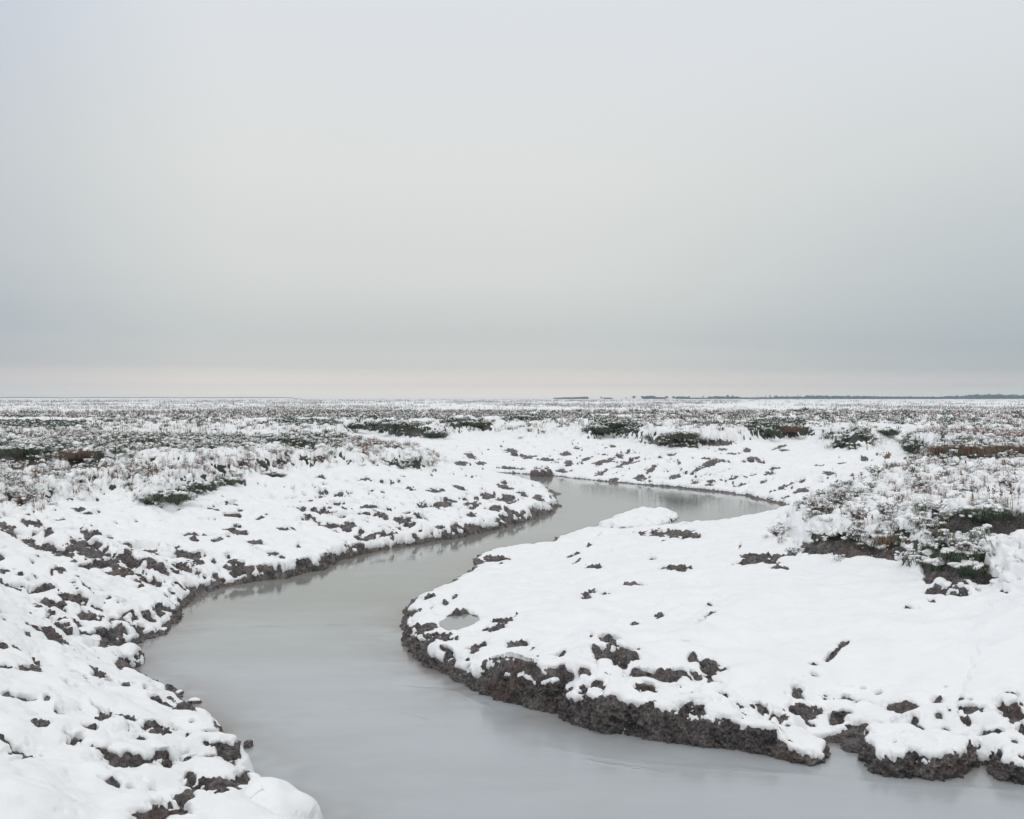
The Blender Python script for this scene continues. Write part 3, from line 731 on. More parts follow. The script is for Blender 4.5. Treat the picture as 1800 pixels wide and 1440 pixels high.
# water
wth = np.radians(np.concatenate([np.linspace(-75, -28, 16)[:-1], np.arange(-28, 28.01, .12), np.linspace(28, 80, 18)[1:]]))
wrr = radii([(1.2, 8, .05), (8, 20, .0035), (20, 72, .012)])
wt2, wr2 = np.meshgrid(wth, wrr)
wX = np.sin(wt2) * wr2; wY = np.cos(wt2) * wr2
PW = np.stack([wX.ravel(), wY.ravel()], 1)
wd, _ = poly_dist(PW, shoreW, shoreA)
wd = np.where(inside(PW, shoreW), wd, -wd).reshape(wX.shape)
ridge = np.zeros(wX.shape)
for pts, wdt in [([(960, 1314), (1010, 1324), (1080, 1335), (1160, 1345), (1280, 1352), (1400, 1360), (1520, 1372), (1640, 1380), (1760, 1388), (1900, 1396)], .07),
                 ([(985, 1322), (1050, 1340), (1130, 1352), (1180, 1360)], .03), ([(700, 1252), (740, 1262), (775, 1275)], .04),
                 ([(300, 1112), (400, 1104), (520, 1100), (640, 1098), (710, 1096)], .05), ([(690, 1205), (800, 1215), (900, 1262), (980, 1262)], .03), ([(420, 1330), (480, 1290), (560, 1262), (640, 1240)], .03)]:
    W = np.array([unp(a, b) for a, b in pts])
    d, _ = poly_dist(PW, W, np.zeros((len(W), 1)), closed=False)
    d = d.reshape(wX.shape) + .06 * n2(wX, wY, 2.5, 97) + .025 * n2(wX, wY, 9, 98)
    ridge = np.maximum(ridge, np.exp(-(d / wdt) ** 2) * np.clip(.6 + 1.2 * n2(wX, wY, 1.7, 99), 0, 1.2))
shal = np.exp(-np.clip(wd, 0, 9) / .45) * np.clip(.6 + 1.0 * n2(wX, wY, 1.1, 96) + .4 * n2(wX, wY, 4, 95), 0, .95)
VW = np.stack([wX.ravel(), wY.ravel(), np.zeros(wX.size)], 1)
iw = np.arange(wX.size).reshape(wX.shape)
kw = (wd > -.8)
kq = (kw[:-1, :-1] | kw[:-1, 1:] | kw[1:, 1:] | kw[1:, :-1]).ravel()
QW = np.stack([iw[:-1, :-1].ravel(), iw[1:, :-1].ravel(), iw[1:, 1:].ravel(), iw[:-1, 1:].ravel()], 1)[kq][:, ::-1]
VW_, QW_, AW_ = compact(VW, QW, {'ridge': ridge.ravel(), 'shallow': shal.ravel()})
water = mesh_obj('water', VW_, QW_, [WATER], attrs=AW_)
tag(water, 'still grey creek water skinned with thin ice', 'water', kind='structure')
pt = np.linspace(0, 2 * math.pi, 40, endpoint=False)
pr = 1.0 + .06 * np.sin(3 * pt)
VP = np.stack([_pp[0] + .33 * pr * np.cos(pt) + .12 * .70 * pr * np.sin(pt), _pp[1] + .70 * pr * np.sin(pt), np.full(40, PUDZ - .008)], 1)
VP = np.concatenate([VP, [[_pp[0], _pp[1], PUDZ - .008]]])
FP = np.array([(i, (i + 1) % 40, 40) for i in range(40)])
pud = mesh_obj('puddle', VP, FP, [WATER], attrs={'ridge': np.zeros(41), 'shallow': np.full(41, .25)})
tag(pud, 'little frozen puddle in the snow on the point of the right bank', 'puddle', kind='structure')

# ------------------------------------------------------------------ mud blocks and clods with snow on top
def block(name, outline, h, label, cat='mud block', group=None, zb=-0.12, ns=420, nt=150, spine=.5, lump=1.0, snow_cover=.5, e2=.42, snowtop=True, seed=0, dip=None):
    """outline: world points round the foot; h: height over the foot. Body with a snow_cap child."""
    W = np.array(outline, float)
    if ((W[:, 0] * np.roll(W[:, 1], -1) - np.roll(W[:, 0], -1) * W[:, 1]).sum()) < 0: W = W[::-1]
    for _ in range(2):   # round the corners
        A = W * .75 + np.roll(W, -1, 0) * .25; B = W * .25 + np.roll(W, -1, 0) * .75
        W = np.stack([A, B], 1).reshape(-1, 2)
    seg = np.hypot(*(np.roll(W, -1, 0) - W).T); cum = np.concatenate([[0], np.cumsum(seg)])
    t = np.linspace(0, cum[-1], ns, endpoint=False)
    WW = np.concatenate([W, W[:1]])
    ox = np.interp(t, cum, WW[:, 0]); oy = np.interp(t, cum, WW[:, 1])
    c = np.array([ox.mean(), oy.mean()])
    P = np.stack([ox, oy], 1) - c
    u_, s_, vt = np.linalg.svd(P, full_matrices=False)
    ax = vt[0]; ext = (P @ ax)
    lim = max(0, spine * (np.abs(ext).max() - np.abs(P @ vt[1]).max()))
    sp = np.clip(ext, -lim, lim)[:, None] * ax
    a = np.linspace(0, 1, nt)[:, None] * math.pi / 2
    k = (1 - np.cos(a) ** 0.85)                 # inward
    zz = np.sin(a) ** e2
    k = np.clip(k, 0, 1)
    px = P[None, :, 0] * (1 - k) + sp[None, :, 0] * k; py = P[None, :, 1] * (1 - k) + sp[None, :, 1] * k
    hv = h * (1 + .30 * n2(px + c[0], py + c[1], 1.6, seed + 3) + .12 * n2(px + c[0], py + c[1], 4, seed + 4))
    if dip is not None: hv = hv * dip(px + c[0], py + c[1])
    pz = zb + (hv - zb) * zz
    def normals(px, py, pz):
        dxs = np.roll(px, -1, 1) - np.roll(px, 1, 1); dys = np.roll(py, -1, 1) - np.roll(py, 1, 1); dzs = np.roll(pz, -1, 1) - np.roll(pz, 1, 1)
        dxt = np.gradient(px, axis=0); dyt = np.gradient(py, axis=0); dzt = np.gradient(pz, axis=0)
        n = np.stack([dys * dzt - dzs * dyt, dzs * dxt - dxs * dzt, dxs * dyt - dys * dxt], -1)
        return n / (np.linalg.norm(n, axis=-1, keepdims=True) + 1e-9)
    n = normals(px, py, pz)
    wx_, wy_ = px + c[0], py + c[1]
    low = (n3(wx_, wy_, pz, 2.6, seed + 5) * .10 + n3(wx_, wy_, pz, 5.5, seed + 6) * .05) * lump * min(1, h / .3 + .2)
    fade = 1 - ss(.93, 1, a / (math.pi / 2))
    low = low * fade
    bx = px + n[..., 0] * low; by = py + n[..., 1] * low; bz = pz + n[..., 2] * low
    n = normals(bx, by, bz); n[-1] = (0, 0, 1)
    r3 = 1 - np.abs(n3(wx_, wy_, pz, 9, seed + 8)) * 2
    r4 = 1 - np.abs(n3(wx_, wy_, pz, 19, seed + 9)) * 2
    hi = ((r3 - .5) * .060 + (r4 - .5) * .036 + n3(wx_, wy_, pz, 40, seed + 10) * .024) * lump * min(1, h / .25 + .3) * fade
    up = n[..., 2]
    m = ss(.45, .95, up) * 1.5 - .75 + 1.0 * n3(wx_, wy_, pz, 4.0, seed + 12) + .75 * n3(wx_, wy_, pz, 10, seed + 13) + .4 * n3(wx_, wy_, pz, 24, seed + 14) + snow_cover * 1.0 - .25
    mm = m.copy()
    hi2 = hi * (1 - .6 * ss(0, .5, m))
    Vb = np.stack([bx + n[..., 0] * hi2, by + n[..., 1] * hi2, bz + n[..., 2] * hi2], -1)
    tk = np.where(mm > 0, min(.055, .22 * h) * np.sqrt(np.clip(mm * 1.3, 0, 1)), -.05)
    Vs = np.stack([bx + n[..., 0] * tk * .6, by + n[..., 1] * tk * .6, bz + tk * (.5 + .5 * up)], -1)
    ii = np.arange(nt * ns).reshape(nt, ns)
    a_ = ii[:-1]; b2 = np.roll(ii, -1, 1)[:-1]; c2 = np.roll(ii, -1, 1)[1:]; d_ = ii[1:]
    Q = np.stack([a_.ravel(), b2.ravel(), c2.ravel(), d_.ravel()], 1)
    root = mesh_obj(name, Vb.reshape(-1, 3), Q, [MUD], attrs={'veg': np.zeros(nt * ns)})
    root.location = (c[0], c[1], 0)
    tag(root, label, cat, group)
    if snowtop:
        kk = (mm > -.25)
        kq = (kk[:-1] | kk[1:]).ravel()
        Qs_ = Q[kq]
        used = np.zeros(nt * ns, bool); used[Qs_.ravel()] = True; mp_ = np.cumsum(used) - 1
        mesh_obj('snow_cap', Vs.reshape(-1, 3)[used], mp_[Qs_], [SNOW], parent=root)
    return root
def wl(pts, z=0.0): return [unp(a, b, z) for a, b in pts]
def blob_outline(px, py, wpx, depth, n=14, z=0.0, seed=1):
    x, y = unp(px, py, z); w = wpx / F * y / 2
    rr = random.Random(seed)
    return [(x + w * math.cos(t) * rr.uniform(.85, 1.1), y + depth / 2 * math.sin(t) * rr.uniform(.85, 1.1)) for t in np.linspace(0, 2 * math.pi, n, endpoint=False)]

ax0 = unp(1451, 1347)[0]
block('mud_block', wl([(978, 1256), (1005, 1271), (1035, 1284), (1069, 1290), (1125, 1296), (1162, 1303), (1200, 1306), (1256, 1316), (1312, 1322), (1365, 1330), (1410, 1346), (1450, 1349), (1456, 1332), (1430, 1312), (1380, 1290), (1300, 1268), (1200, 1250), (1100, 1228), (1030, 1222)]),
      .46, 'longest of the dark mud blocks at the water edge, snow along its top', 'mud block', lump=1.0, snow_cover=.30, ns=900, spine=.9, e2=.34, seed=2,
      dip=lambda x, y: 1 - .62 * ss(.55, 1.0, (x - .5) / (ax0 - .5)))
block('mud_block', wl([(1521, 1322), (1530, 1345), (1536, 1361), (1575, 1369), (1650, 1371), (1700, 1369), (1714, 1350), (1700, 1325), (1650, 1312), (1570, 1310)]),
      .27, 'rounded mud block capped with thick snow standing in the water between two other blocks', 'mud block', snow_cover=.42, ns=520, spine=.7, e2=.36, seed=31)
block('mud_block', wl([(1742, 1350), (1752, 1372), (1800, 1381), (1850, 1386), (1900, 1380), (1910, 1350), (1850, 1330), (1780, 1328)]),
      .27, 'snow capped mud block cut off by the right edge of the picture', 'mud block', snow_cover=.45, ns=520, spine=.7, e2=.36, seed=47)
block('mud_block', wl([(862, 1226), (885, 1234), (922, 1241), (955, 1251), (985, 1257), (1000, 1240), (985, 1215), (930, 1200), (875, 1200)]),
      .44, 'upright dark mud block just left of the long one, snow on its brow', 'mud block', snow_cover=.22, ns=520, spine=.7, e2=.30, seed=53)
block('snow_mound', blob_outline(450, 1506, 225, 1.0, z=0, seed=5), .48, 'smooth snow covered mound at the bottom edge of the picture', 'mound', snow_cover=1.6, lump=.5, ns=420, spine=.6, e2=.5, seed=60)
block('mud_islet', wl([(1043, 927), (1073, 921), (1080, 912), (1100, 907), (1133, 903), (1160, 902), (1185, 904), (1195, 910), (1180, 918), (1163, 927), (1147, 931), (1100, 932)]),
      .22, 'low snow covered islet in the creek bend beside the right bank', 'islet', snow_cover=1.15, lump=.9, ns=420, spine=.8, e2=.85, seed=71, zb=-.05)
block('mud_mound', blob_outline(951, 836, 44, 2.2, seed=8), .46, 'domed bare brown mud mound by the water at the far bend', 'mound', snow_cover=-.15, lump=.6, ns=260, nt=90, spine=.7, e2=.8, seed=83)
# small clods lying by themselves
CL = [(433, 1316, 12, .14, .06, .0, 'small dark clod standing alone in the water off the left bank', 5, True),
      (338, 1238, 26, .16, .05, .7, 'flat clod capped with snow at the pebbly point of the left bank', 6, True),
      (312, 1222, 16, .14, .04, .7, 'small flat clod behind the larger one at the pebbly point', 16, True),
      (206, 1288, 22, .16, .13, 1.0, 'round clod under a cap of snow in the hollow of the left bank', 7, False),
      (285, 1113, 16, .20, .06, .7, 'small snowy clod by the water below the left bank notch', 8, True),
      (1372, 1329, 20, .15, .10, .8, 'small clod topped with a knob of snow before the end of the long mud block', 9, True),
      (205, 1178, 60, .8, .20, .9, 'dark ledge block under a slab of snow on the left shore', 10, True)]
for cx, cy, w, dep, h, sc, lab, sd, lowl in CL:
    if lowl: x, y = unp(cx, cy); zz = 0
    else: x, y, zz = hit(cx, cy)
    r5 = random.Random(sd)
    o = block('mud_clod', [(x + w / F * y / 2 * math.cos(t) * r5.uniform(.8, 1.15), y + dep / 2 * (1 + math.sin(t) * r5.uniform(.8, 1.15))) for t in np.linspace(0, 2 * math.pi, 11, endpoint=False)],
              h, lab, 'clod', snow_cover=sc, lump=.7, ns=140, nt=50, spine=.4, e2=.62, seed=sd, zb=-.05, snowtop=sc > 0)
    if zz > .05: o.location.z = zz - .05

# ------------------------------------------------------------------ plants
def ico(sub):
    import bmesh
    bm = bmesh.new(); bmesh.ops.create_icosphere(bm, subdivisions=sub, radius=1)
    V = np.array([v.co[:] for v in bm.verts]); Fc = np.array([[v.index for v in f.verts] for f in bm.faces]); bm.free()
    return V, Fc
ICO1 = ico(1); ICO2 = ico(2)
class Tpl:
    def __init__(s): s.V = []; s.F = []; s.M = []; s.n = 0
    def add(s, V, Fc, m):
        s.V.append(np.asarray(V, float)); s.F.append(np.asarray(Fc) + s.n); s.M.append(np.full(len(Fc), m)); s.n += len(V)
    def done(s): return np.concatenate(s.V), np.concatenate(s.F), np.concatenate(s.M)
def blade(T, x, y, z0, h, lean, az, w, m, rr, bend=.5):
    ca, sa = math.cos(az), math.sin(az); pa = rr.uniform(0, 6.28); wx_, wy_ = math.cos(pa) * w / 2, math.sin(pa) * w / 2
    p0 = (x, y, z0); l1 = lean * .35; l2 = lean
    p1 = (x + ca * l1, y + sa * l1, z0 + h * .6); p2 = (x + ca * l2, y + sa * l2, z0 + h * (1 - bend * .3))
    V = [(p0[0] - wx_, p0[1] - wy_, p0[2]), (p0[0] + wx_, p0[1] + wy_, p0[2]), (p1[0] - wx_ * .8, p1[1] - wy_ * .8, p1[2]), (p1[0] + wx_ * .8, p1[1] + wy_ * .8, p1[2]), p2]
    T.add(V, [(0, 1, 3), (0, 3, 2), (2, 3, 4)], m)
def snowlump(T, x, y, z, rx, ry, rz, rr, m, I=ICO1):
    V, Fc = I
    k = np.array([rr.uniform(.72, 1.28) for _ in range(len(V))])[:, None]
    V = V * k * (rx, ry, rz)
    a = rr.uniform(0, 3.14); c, s = math.cos(a), math.sin(a)
    V = np.stack([V[:, 0] * c - V[:, 1] * s + x, V[:, 0] * s + V[:, 1] * c + y, V[:, 2] + z], 1)
    T.add(V, Fc, m)
def leaf(T, x, y, z, l, w, az, el, m):
    ca, sa = math.cos(az), math.sin(az); ce, se = math.cos(el), math.sin(el)
    d = np.array([ca * ce, sa * ce, se]); q = np.array([-sa, ca, 0]) * w / 2; p = np.array([x, y, z])
    T.add([p, p + d * l * .5 + q, p + d * l, p + d * l * .5 - q], [(0, 1, 2), (0, 2, 3)], m)
# material slots of the plant masses: 0 dead, 1 grey, 2 green, 3 straw, 4 snow
PM = [M_DEAD, M_GREY, M_GREEN, M_STRAW, SNOW]
def t_dead(sd, n=18, h=.33, m=0, sn=2, w=.006, spread=.09):
    rr = random.Random(sd); T = Tpl()
    for _ in range(n):
        a = rr.uniform(0, 6.28); d = spread * rr.random() ** .6
        hh = h * rr.uniform(.4, 1.15)
        blade(T, math.cos(a) * d, math.sin(a) * d, -.02, hh, rr.uniform(.01, .35) * hh, rr.uniform(0, 6.28), w, m if rr.random() < .8 else 1, rr)
    for _ in range(sn):
        a = rr.uniform(0, 6.28); d = spread * rr.random()
        r = rr.uniform(.018, .04)
        snowlump(T, math.cos(a) * d, math.sin(a) * d, h * rr.uniform(.15, .7), r * 1.2, r, r * .6, rr, 4)
    return T.done()
def t_leafy(sd, n=46, h=.15, m=2, sn=2, spread=.13, ll=.05):
    rr = random.Random(sd); T = Tpl()
    for _ in range(n):
        a = rr.uniform(0, 6.28); d = spread * rr.random() ** .6
        z = h * rr.random() * (1 - .5 * (d / spread) ** 2)
        leaf(T, math.cos(a) * d, math.sin(a) * d, z, rr.uniform(.5, 1.2) * ll, rr.uniform(.3, .5) * ll, a + rr.uniform(-1, 1), rr.uniform(-.6, 1.0), m if rr.random() < .75 else 1)
    for _ in range(sn):
        a = rr.uniform(0, 6.28); d = spread * rr.random() * .8
        r = .016 + .04 * rr.random() ** 1.6
        snowlump(T, math.cos(a) * d, math.sin(a) * d, h * (1 - .4 * d / spread) * rr.uniform(.55, 1.05), r * rr.uniform(1, 1.7), r, r * rr.uniform(.55, .95), rr, 4, ICO2)
    return T.done()
def t_droop(sd, n=42, h=.22, m=2, sn=3, spread=.10, w=.007):
    rr = random.Random(sd); T = Tpl()
    for _ in range(n):
        a = rr.uniform(0, 6.28); d = spread * rr.random() ** .7
        L = h * rr.uniform(.6, 1.3); az = a + rr.uniform(-.5, .5); ca, sa = math.cos(az), math.sin(az)
        x, y = math.cos(a) * d, math.sin(a) * d; pa = az + 1.57; wx_, wy_ = math.cos(pa) * w / 2, math.sin(pa) * w / 2
        o1 = L * .35; o2 = L * .85; z1 = L * .62; z2 = L * rr.uniform(-.05, .45)
        V = [(x - wx_, y - wy_, -.02), (x + wx_, y + wy_, -.02), (x + ca * o1 - wx_, y + sa * o1 - wy_, z1), (x + ca * o1 + wx_, y + sa * o1 + wy_, z1), (x + ca * o2, y + sa * o2, z2)]
        T.add(V, [(0, 1, 3), (0, 3, 2), (2, 3, 4)], m if rr.random() < .8 else 3)
    for _ in range(sn):
        a = rr.uniform(0, 6.28); d = spread * rr.random() * 1.3; r = rr.uniform(.03, .06)
        snowlump(T, math.cos(a) * d, math.sin(a) * d, h * rr.uniform(.45, .68), r * 1.4, r * .9, r * .55, rr, 4)
    return T.done()
def t_snow(sd, n=5, spread=.12):
    rr = random.Random(sd); T = Tpl()
    for _ in range(n):
        a = rr.uniform(0, 6.28); d = spread * rr.random(); r = .022 + .06 * rr.random() ** 2
        snowlump(T, math.cos(a) * d, math.sin(a) * d, rr.uniform(.0, .07), r * rr.uniform(1, 1.8), r, r * rr.uniform(.6, 1), rr, 4, ICO2)
    for _ in range(10):
        a = rr.uniform(0, 6.28); d = spread * rr.random()
        leaf(T, math.cos(a) * d, math.sin(a) * d, rr.uniform(0, .05), .06, .022, rr.uniform(0, 6.28), rr.uniform(-.2, .9), rr.choice([1, 2, 0]))
    return T.done()
def scatter(name, picks, tpls, label, cat, scale):
    """picks: (N,3) positions; one mesh holding all copies"""
    Vs_, Fs_, Ms_ = [], [], []; off = 0
    which = rng.integers(0, len(tpls), len(picks))
    for k, (TV, TF, TM) in enumerate(tpls):
        P = picks[which == k]; sc = scale[which == k]
        if not len(P): continue
        a = rng.random(len(P)) * 6.283; c = np.cos(a)[:, None]; s = np.sin(a)[:, None]
        x = TV[None, :, 0] * c - TV[None, :, 1] * s; y = TV[None, :, 0] * s + TV[None, :, 1] * c; zq = np.broadcast_to(TV[None, :, 2], x.shape)
        v = np.stack([x, y, zq], -1) * sc[:, None, None] + P[:, None, :]
        Vs_.append(v.reshape(-1, 3)); Fs_.append((TF[None] + (np.arange(len(P)) * len(TV))[:, None, None] + off).reshape(-1, 3)); Ms_.append(np.tile(TM, len(P)))
        off += len(P) * len(TV)
    M = np.concatenate(Ms_)
    o = mesh_obj(name, np.concatenate(Vs_), np.concatenate(Fs_), PM, M, smooth=(M == 4))
    tag(o, label, cat, kind='stuff')
    return o
cellA = (dr * dt).astype(np.float32)
def pick(w, n):
    w = np.where(vis & (np.abs(th2) < R(30)), w, 0).ravel().astype(np.float64); w /= w.sum()
    i = rng.choice(len(w), n, p=w)
    tz = TOPZ.ravel()[i]
    jr = (rng.random(n) - .5) * np.broadcast_to(dr, X.shape).ravel()[i]; jt = (rng.random(n) - .5) * dt.ravel()[i]
    t = th2.ravel()[i]
    return np.stack([X.ravel()[i] + np.sin(t) * jr + np.cos(t) * jt, Y.ravel()[i] + np.cos(t) * jr - np.sin(t) * jt, tz - .02], 1), RR.ravel()[i]
clump = np.clip(.32 + n2(X, Y, .45, 95) * .7 + n2(X, Y, .95, 91) * .9 + n2(X, Y, 2.6, 92) * .7, .0, 1.3)
nofac = 1 - .9 * face * (RR < 60)
inner = marsh * nofac
nearm = RR < 62
perp = 1 / np.clip(RR, 14, None)            # a little thinner with distance
def sc_of(r, a=.75, b=1.25): return (rng.uniform(a, b, len(r)) * np.clip(r / 34, .8, 99) ** .62)
P, r = pick(inner * nearm * clump ** 1.5 * (.12 + 1.1 * brown) * cellA * perp, 4000)
scatter('dead_marsh_stems', P, [t_dead(100 + k, w=.008) for k in range(10)], 'dry reddish brown stems standing out of the snow on the marsh', 'dry stems', sc_of(r, .5, 1.05))
P, r = pick(inner * nearm * clump * (.25 + .9 * green + .25 * brown) * cellA * perp, 2600)
scatter('low_marsh_plants', P, [t_leafy(200 + k) for k in range(8)], 'low dark green and grey leafy plants dusted with snow on the near marsh', 'ground cover', sc_of(r, .6, 1.2))
P, r = pick(inner * nearm * (.06 + 1.2 * green ** 1.5 + .9 * face) * cellA * perp, 2600)
scatter('drooping_grass', P, [t_droop(300 + k) for k in range(8)], 'dark green grass drooping over the marsh edges and turf steps', 'grass', sc_of(r, .7, 1.3))
P, r = pick(inner * nearm * (.5 + .5 * clump) * cellA * perp, 2200)
scatter('snowy_litter', P, [t_snow(400 + k) for k in range(8)], 'lumps of snow caught on flattened marsh plants', 'snow lumps', sc_of(r, .6, 1.2))
# the far marsh
mid = (RR >= 55) & (RR < 160)
P, r = pick(marsh * mid * clump * (.5 + .6 * brown + .2 * green) * cellA / RR, 5400)
scatter('middle_marsh_plants', P, [t_dead(500 + k, n=12, h=.30, w=.014, sn=2, m=[0, 0, 1, 3][k % 4], spread=.16) for k in range(8)], 'brown and grey stems flecked with snow across the middle of the marsh', 'dry stems', sc_of(r, .5, 1.0))
P, r = pick(marsh * mid * (green ** 3 + .02) * cellA / RR, 3600)
scatter('far_drooping_grass', P, [t_droop(600 + k, n=26, w=.016, sn=2) for k in range(6)], 'dark green grass along the turf steps at the middle distance', 'grass', sc_of(r, .6, 1.1))
fr = (RR >= 140) & (RR < 2600)
fr = (RR >= 140) & (RR < 1500)
pale = 1 - .75 * ss(330, 480, PX - 900) * ss(300, 450, RR)
P, r = pick(fr * pale * np.clip(.35 + 1.0 * n2(X, Y * .25, .03, 93) + .6 * n2(X, Y * .3, .15, 94), .05, 1.4) * cellA / RR ** 2.0, 6500)
scatter('far_marsh_plants', P, [t_dead(700 + k, n=9, h=.26, w=.022, sn=3, m=[0, 1, 1, 3][k % 4], spread=.5) for k in range(8)], 'speckle of dry plants and snow running to the horizon', 'dry stems', rng.uniform(.6, 1.0, len(r)) * np.clip(r / 34, 1, 22) ** .55)

# ------------------------------------------------------------------ damp air
def haze_box():
    V = np.array([(x, y, z_) for x in (-1500, 1500) for y in (-60, 2700) for z_ in (-2.0, 34.0)], float)
    Fq = np.array([(0, 1, 3, 2), (4, 6, 7, 5), (0, 4, 5, 1), (2, 3, 7, 6), (0, 2, 6, 4), (1, 5, 7, 3)])
    m = bpy.data.materials.new('damp_air'); m.use_nodes = True; nt = m.node_tree
    for n in list(nt.nodes): nt.nodes.remove(n)
    o_ = nt.nodes.new('ShaderNodeOutputMaterial'); v = nt.nodes.new('ShaderNodeVolumePrincipled')
    v.inputs['Color'].default_value = (0.72, 0.90, 1.0, 1); v.inputs['Density'].default_value = 0.00024; v.inputs['Anisotropy'].default_value = 0.0
    nt.links.new(v.outputs[0], o_.inputs['Volume'])
    o = mesh_obj('haze', V, Fq, [m], smooth=False); tag(o, 'thin damp air that turns the far woods blue grey', 'haze', kind='stuff')
haze_box()
# ------------------------------------------------------------------ single plants
def part(T, name, parent, mats, slot_smooth=None):
    V, Fc, M = T.done()
    return mesh_obj(name, V, Fc, mats, M, smooth=(np.array([m.name == 'snow' for m in mats])[M]), parent=parent)
def tussock(px, py, w, h, label, green_=True, group=None):
    """drooping tuft: w, h in metres"""
    x, y, zz = hit(px, py)
    root = empty('grass_tussock', (x, y, zz - .03)); tag(root, label, 'grass tussock', group)
    rr = random.Random(int(px * 7 + py)); T = Tpl(); far_ = max(1, y / 30)
    n = int(420 * min(2.2, w / .5))
    for _ in range(n):
        a = rr.uniform(0, 6.28); d = rr.random() ** .6
        bx, by = math.cos(a) * d * w / 2, math.sin(a) * d * w / 3
        L = h * rr.uniform(.6, 1.25); az = math.atan2(by * 1.3 - .1 * w, bx) + rr.uniform(-.6, .6); ca, sa = math.cos(az), math.sin(az)
        wd_ = .006 * far_; pa = az + 1.57; wx_, wy_ = math.cos(pa) * wd_ / 2, math.sin(pa) * wd_ / 2
        o1 = L * rr.uniform(.2, .5); o2 = o1 + L * rr.uniform(.25, .7); z1 = L * (.7 - .25 * d) * rr.uniform(.7, 1.1); z2 = z1 - L * rr.uniform(-.1, .75)
        V = [(bx - wx_, by - wy_, -.05), (bx + wx_, by + wy_, -.05), (bx + ca * o1 - wx_, by + sa * o1 - wy_, z1), (bx + ca * o1 + wx_, by + sa * o1 + wy_, z1), (bx + ca * o2, by + sa * o2, z2)]
        q = rr.random()
        T.add(V, [(0, 1, 3), (0, 3, 2), (2, 3, 4)], (0 if q < .72 else 1 if q < .88 else 2) if green_ else (2 if q < .5 else 3 if q < .8 else 1))
    part(T, 'leaves', root, [M_GREEN, M_GREY, M_STRAW, M_DEAD])
    S = Tpl()
    for _ in range(int(16 * w / .5) + 5):
        a = rr.uniform(0, 6.28); d = rr.random() ** .7; r = rr.uniform(.035, .075) * min(1.5, far_ ** .4)
        snowlump(S, math.cos(a) * d * w / 2, math.sin(a) * d * w / 3 + .05, h * rr.uniform(.55, .8) * (1 - .3 * d), r * 1.5, r, r * .5, rr, 0, ICO2)
    part(S, 'snow', root, [SNOW])['kind'] = 'stuff'
    return root
TUS = [(300, 882, 1.0, .34, 'largest dark green tussock at the foot of the left marsh edge'), (262, 884, .5, .22, 'small green tussock just left of the largest one on the left marsh edge'),
 (345, 862, .7, .28, 'bright green tussock behind and right of the largest one on the left bank'), (395, 850, .7, .26, 'green tussock between red stems on the left marsh edge'), (480, 838, .8, .25, 'low green tussock towards the tip of the left marsh edge'),
 (40, 808, 1.3, .45, 'dark tussock on the bank step at the far left edge'), (140, 806, 1.3, .42, 'olive tussock overhanging the bare mud step on the left'),
 (620, 752, 1.8, .5, 'left part of the dark green tussock row behind the left spur'), (700, 756, 2.2, .6, 'tall green tussock in the middle of the row behind the left spur'), (765, 768, 1.5, .6, 'drooping green tussock at the right end of the row behind the left spur'),
 (825, 749, 1.8, .5, 'dark tussock on a snowy hump above the white gully'), (920, 740, 1.8, .5, 'flat dark tussock beyond the head of the creek'),
 (1050, 760, 1.6, .6, 'green tussock at the left corner of the far turf bank'), (1090, 753, 2.0, .6, 'broad tussock on top of the far turf bank'), (1200, 772, 1.8, .5, 'snow streaked tussock in the middle of the far turf bank'),
 (1345, 762, 1.2, .5, 'green tussock at the left end of the dark hummock beyond the creek'), (1385, 757, 1.6, .6, 'brown topped tussock on the dark hummock beyond the creek'), (1560, 768, 1.2, .45, 'dark tussock over the small side gully on the right'),
 (1606, 796, .9, .5, 'vivid green tussock hanging beside the white gully on the right'), (1662, 800, 1.1, .55, 'tawny tussock at the left end of the overhanging right bank'), (1712, 802, 1.2, .55, 'tawny tussock in the middle of the overhanging right bank'), (1770, 798, 1.2, .5, 'tawny tussock at the right end of the overhanging right bank'),
 (1560, 952, .5, .24, 'brown tussock above the little mud cliff on the right bank'), (1735, 908, .9, .26, 'dark green tussock on the brow of the long mud step'), (1690, 978, .7, .2, 'dark tussock crowning the bare mud face on the right'), (1655, 1000, .4, .2, 'small tussock clinging to the left side of the bare mud face'), (1710, 1010, .5, .2, 'low green tussock on the lower part of the bare mud face')]
for px, py, w, h, lab in TUS:
    tussock(px, py, w, h, lab, green_=('tawny' not in lab and 'brown' not in lab and 'olive' not in lab))

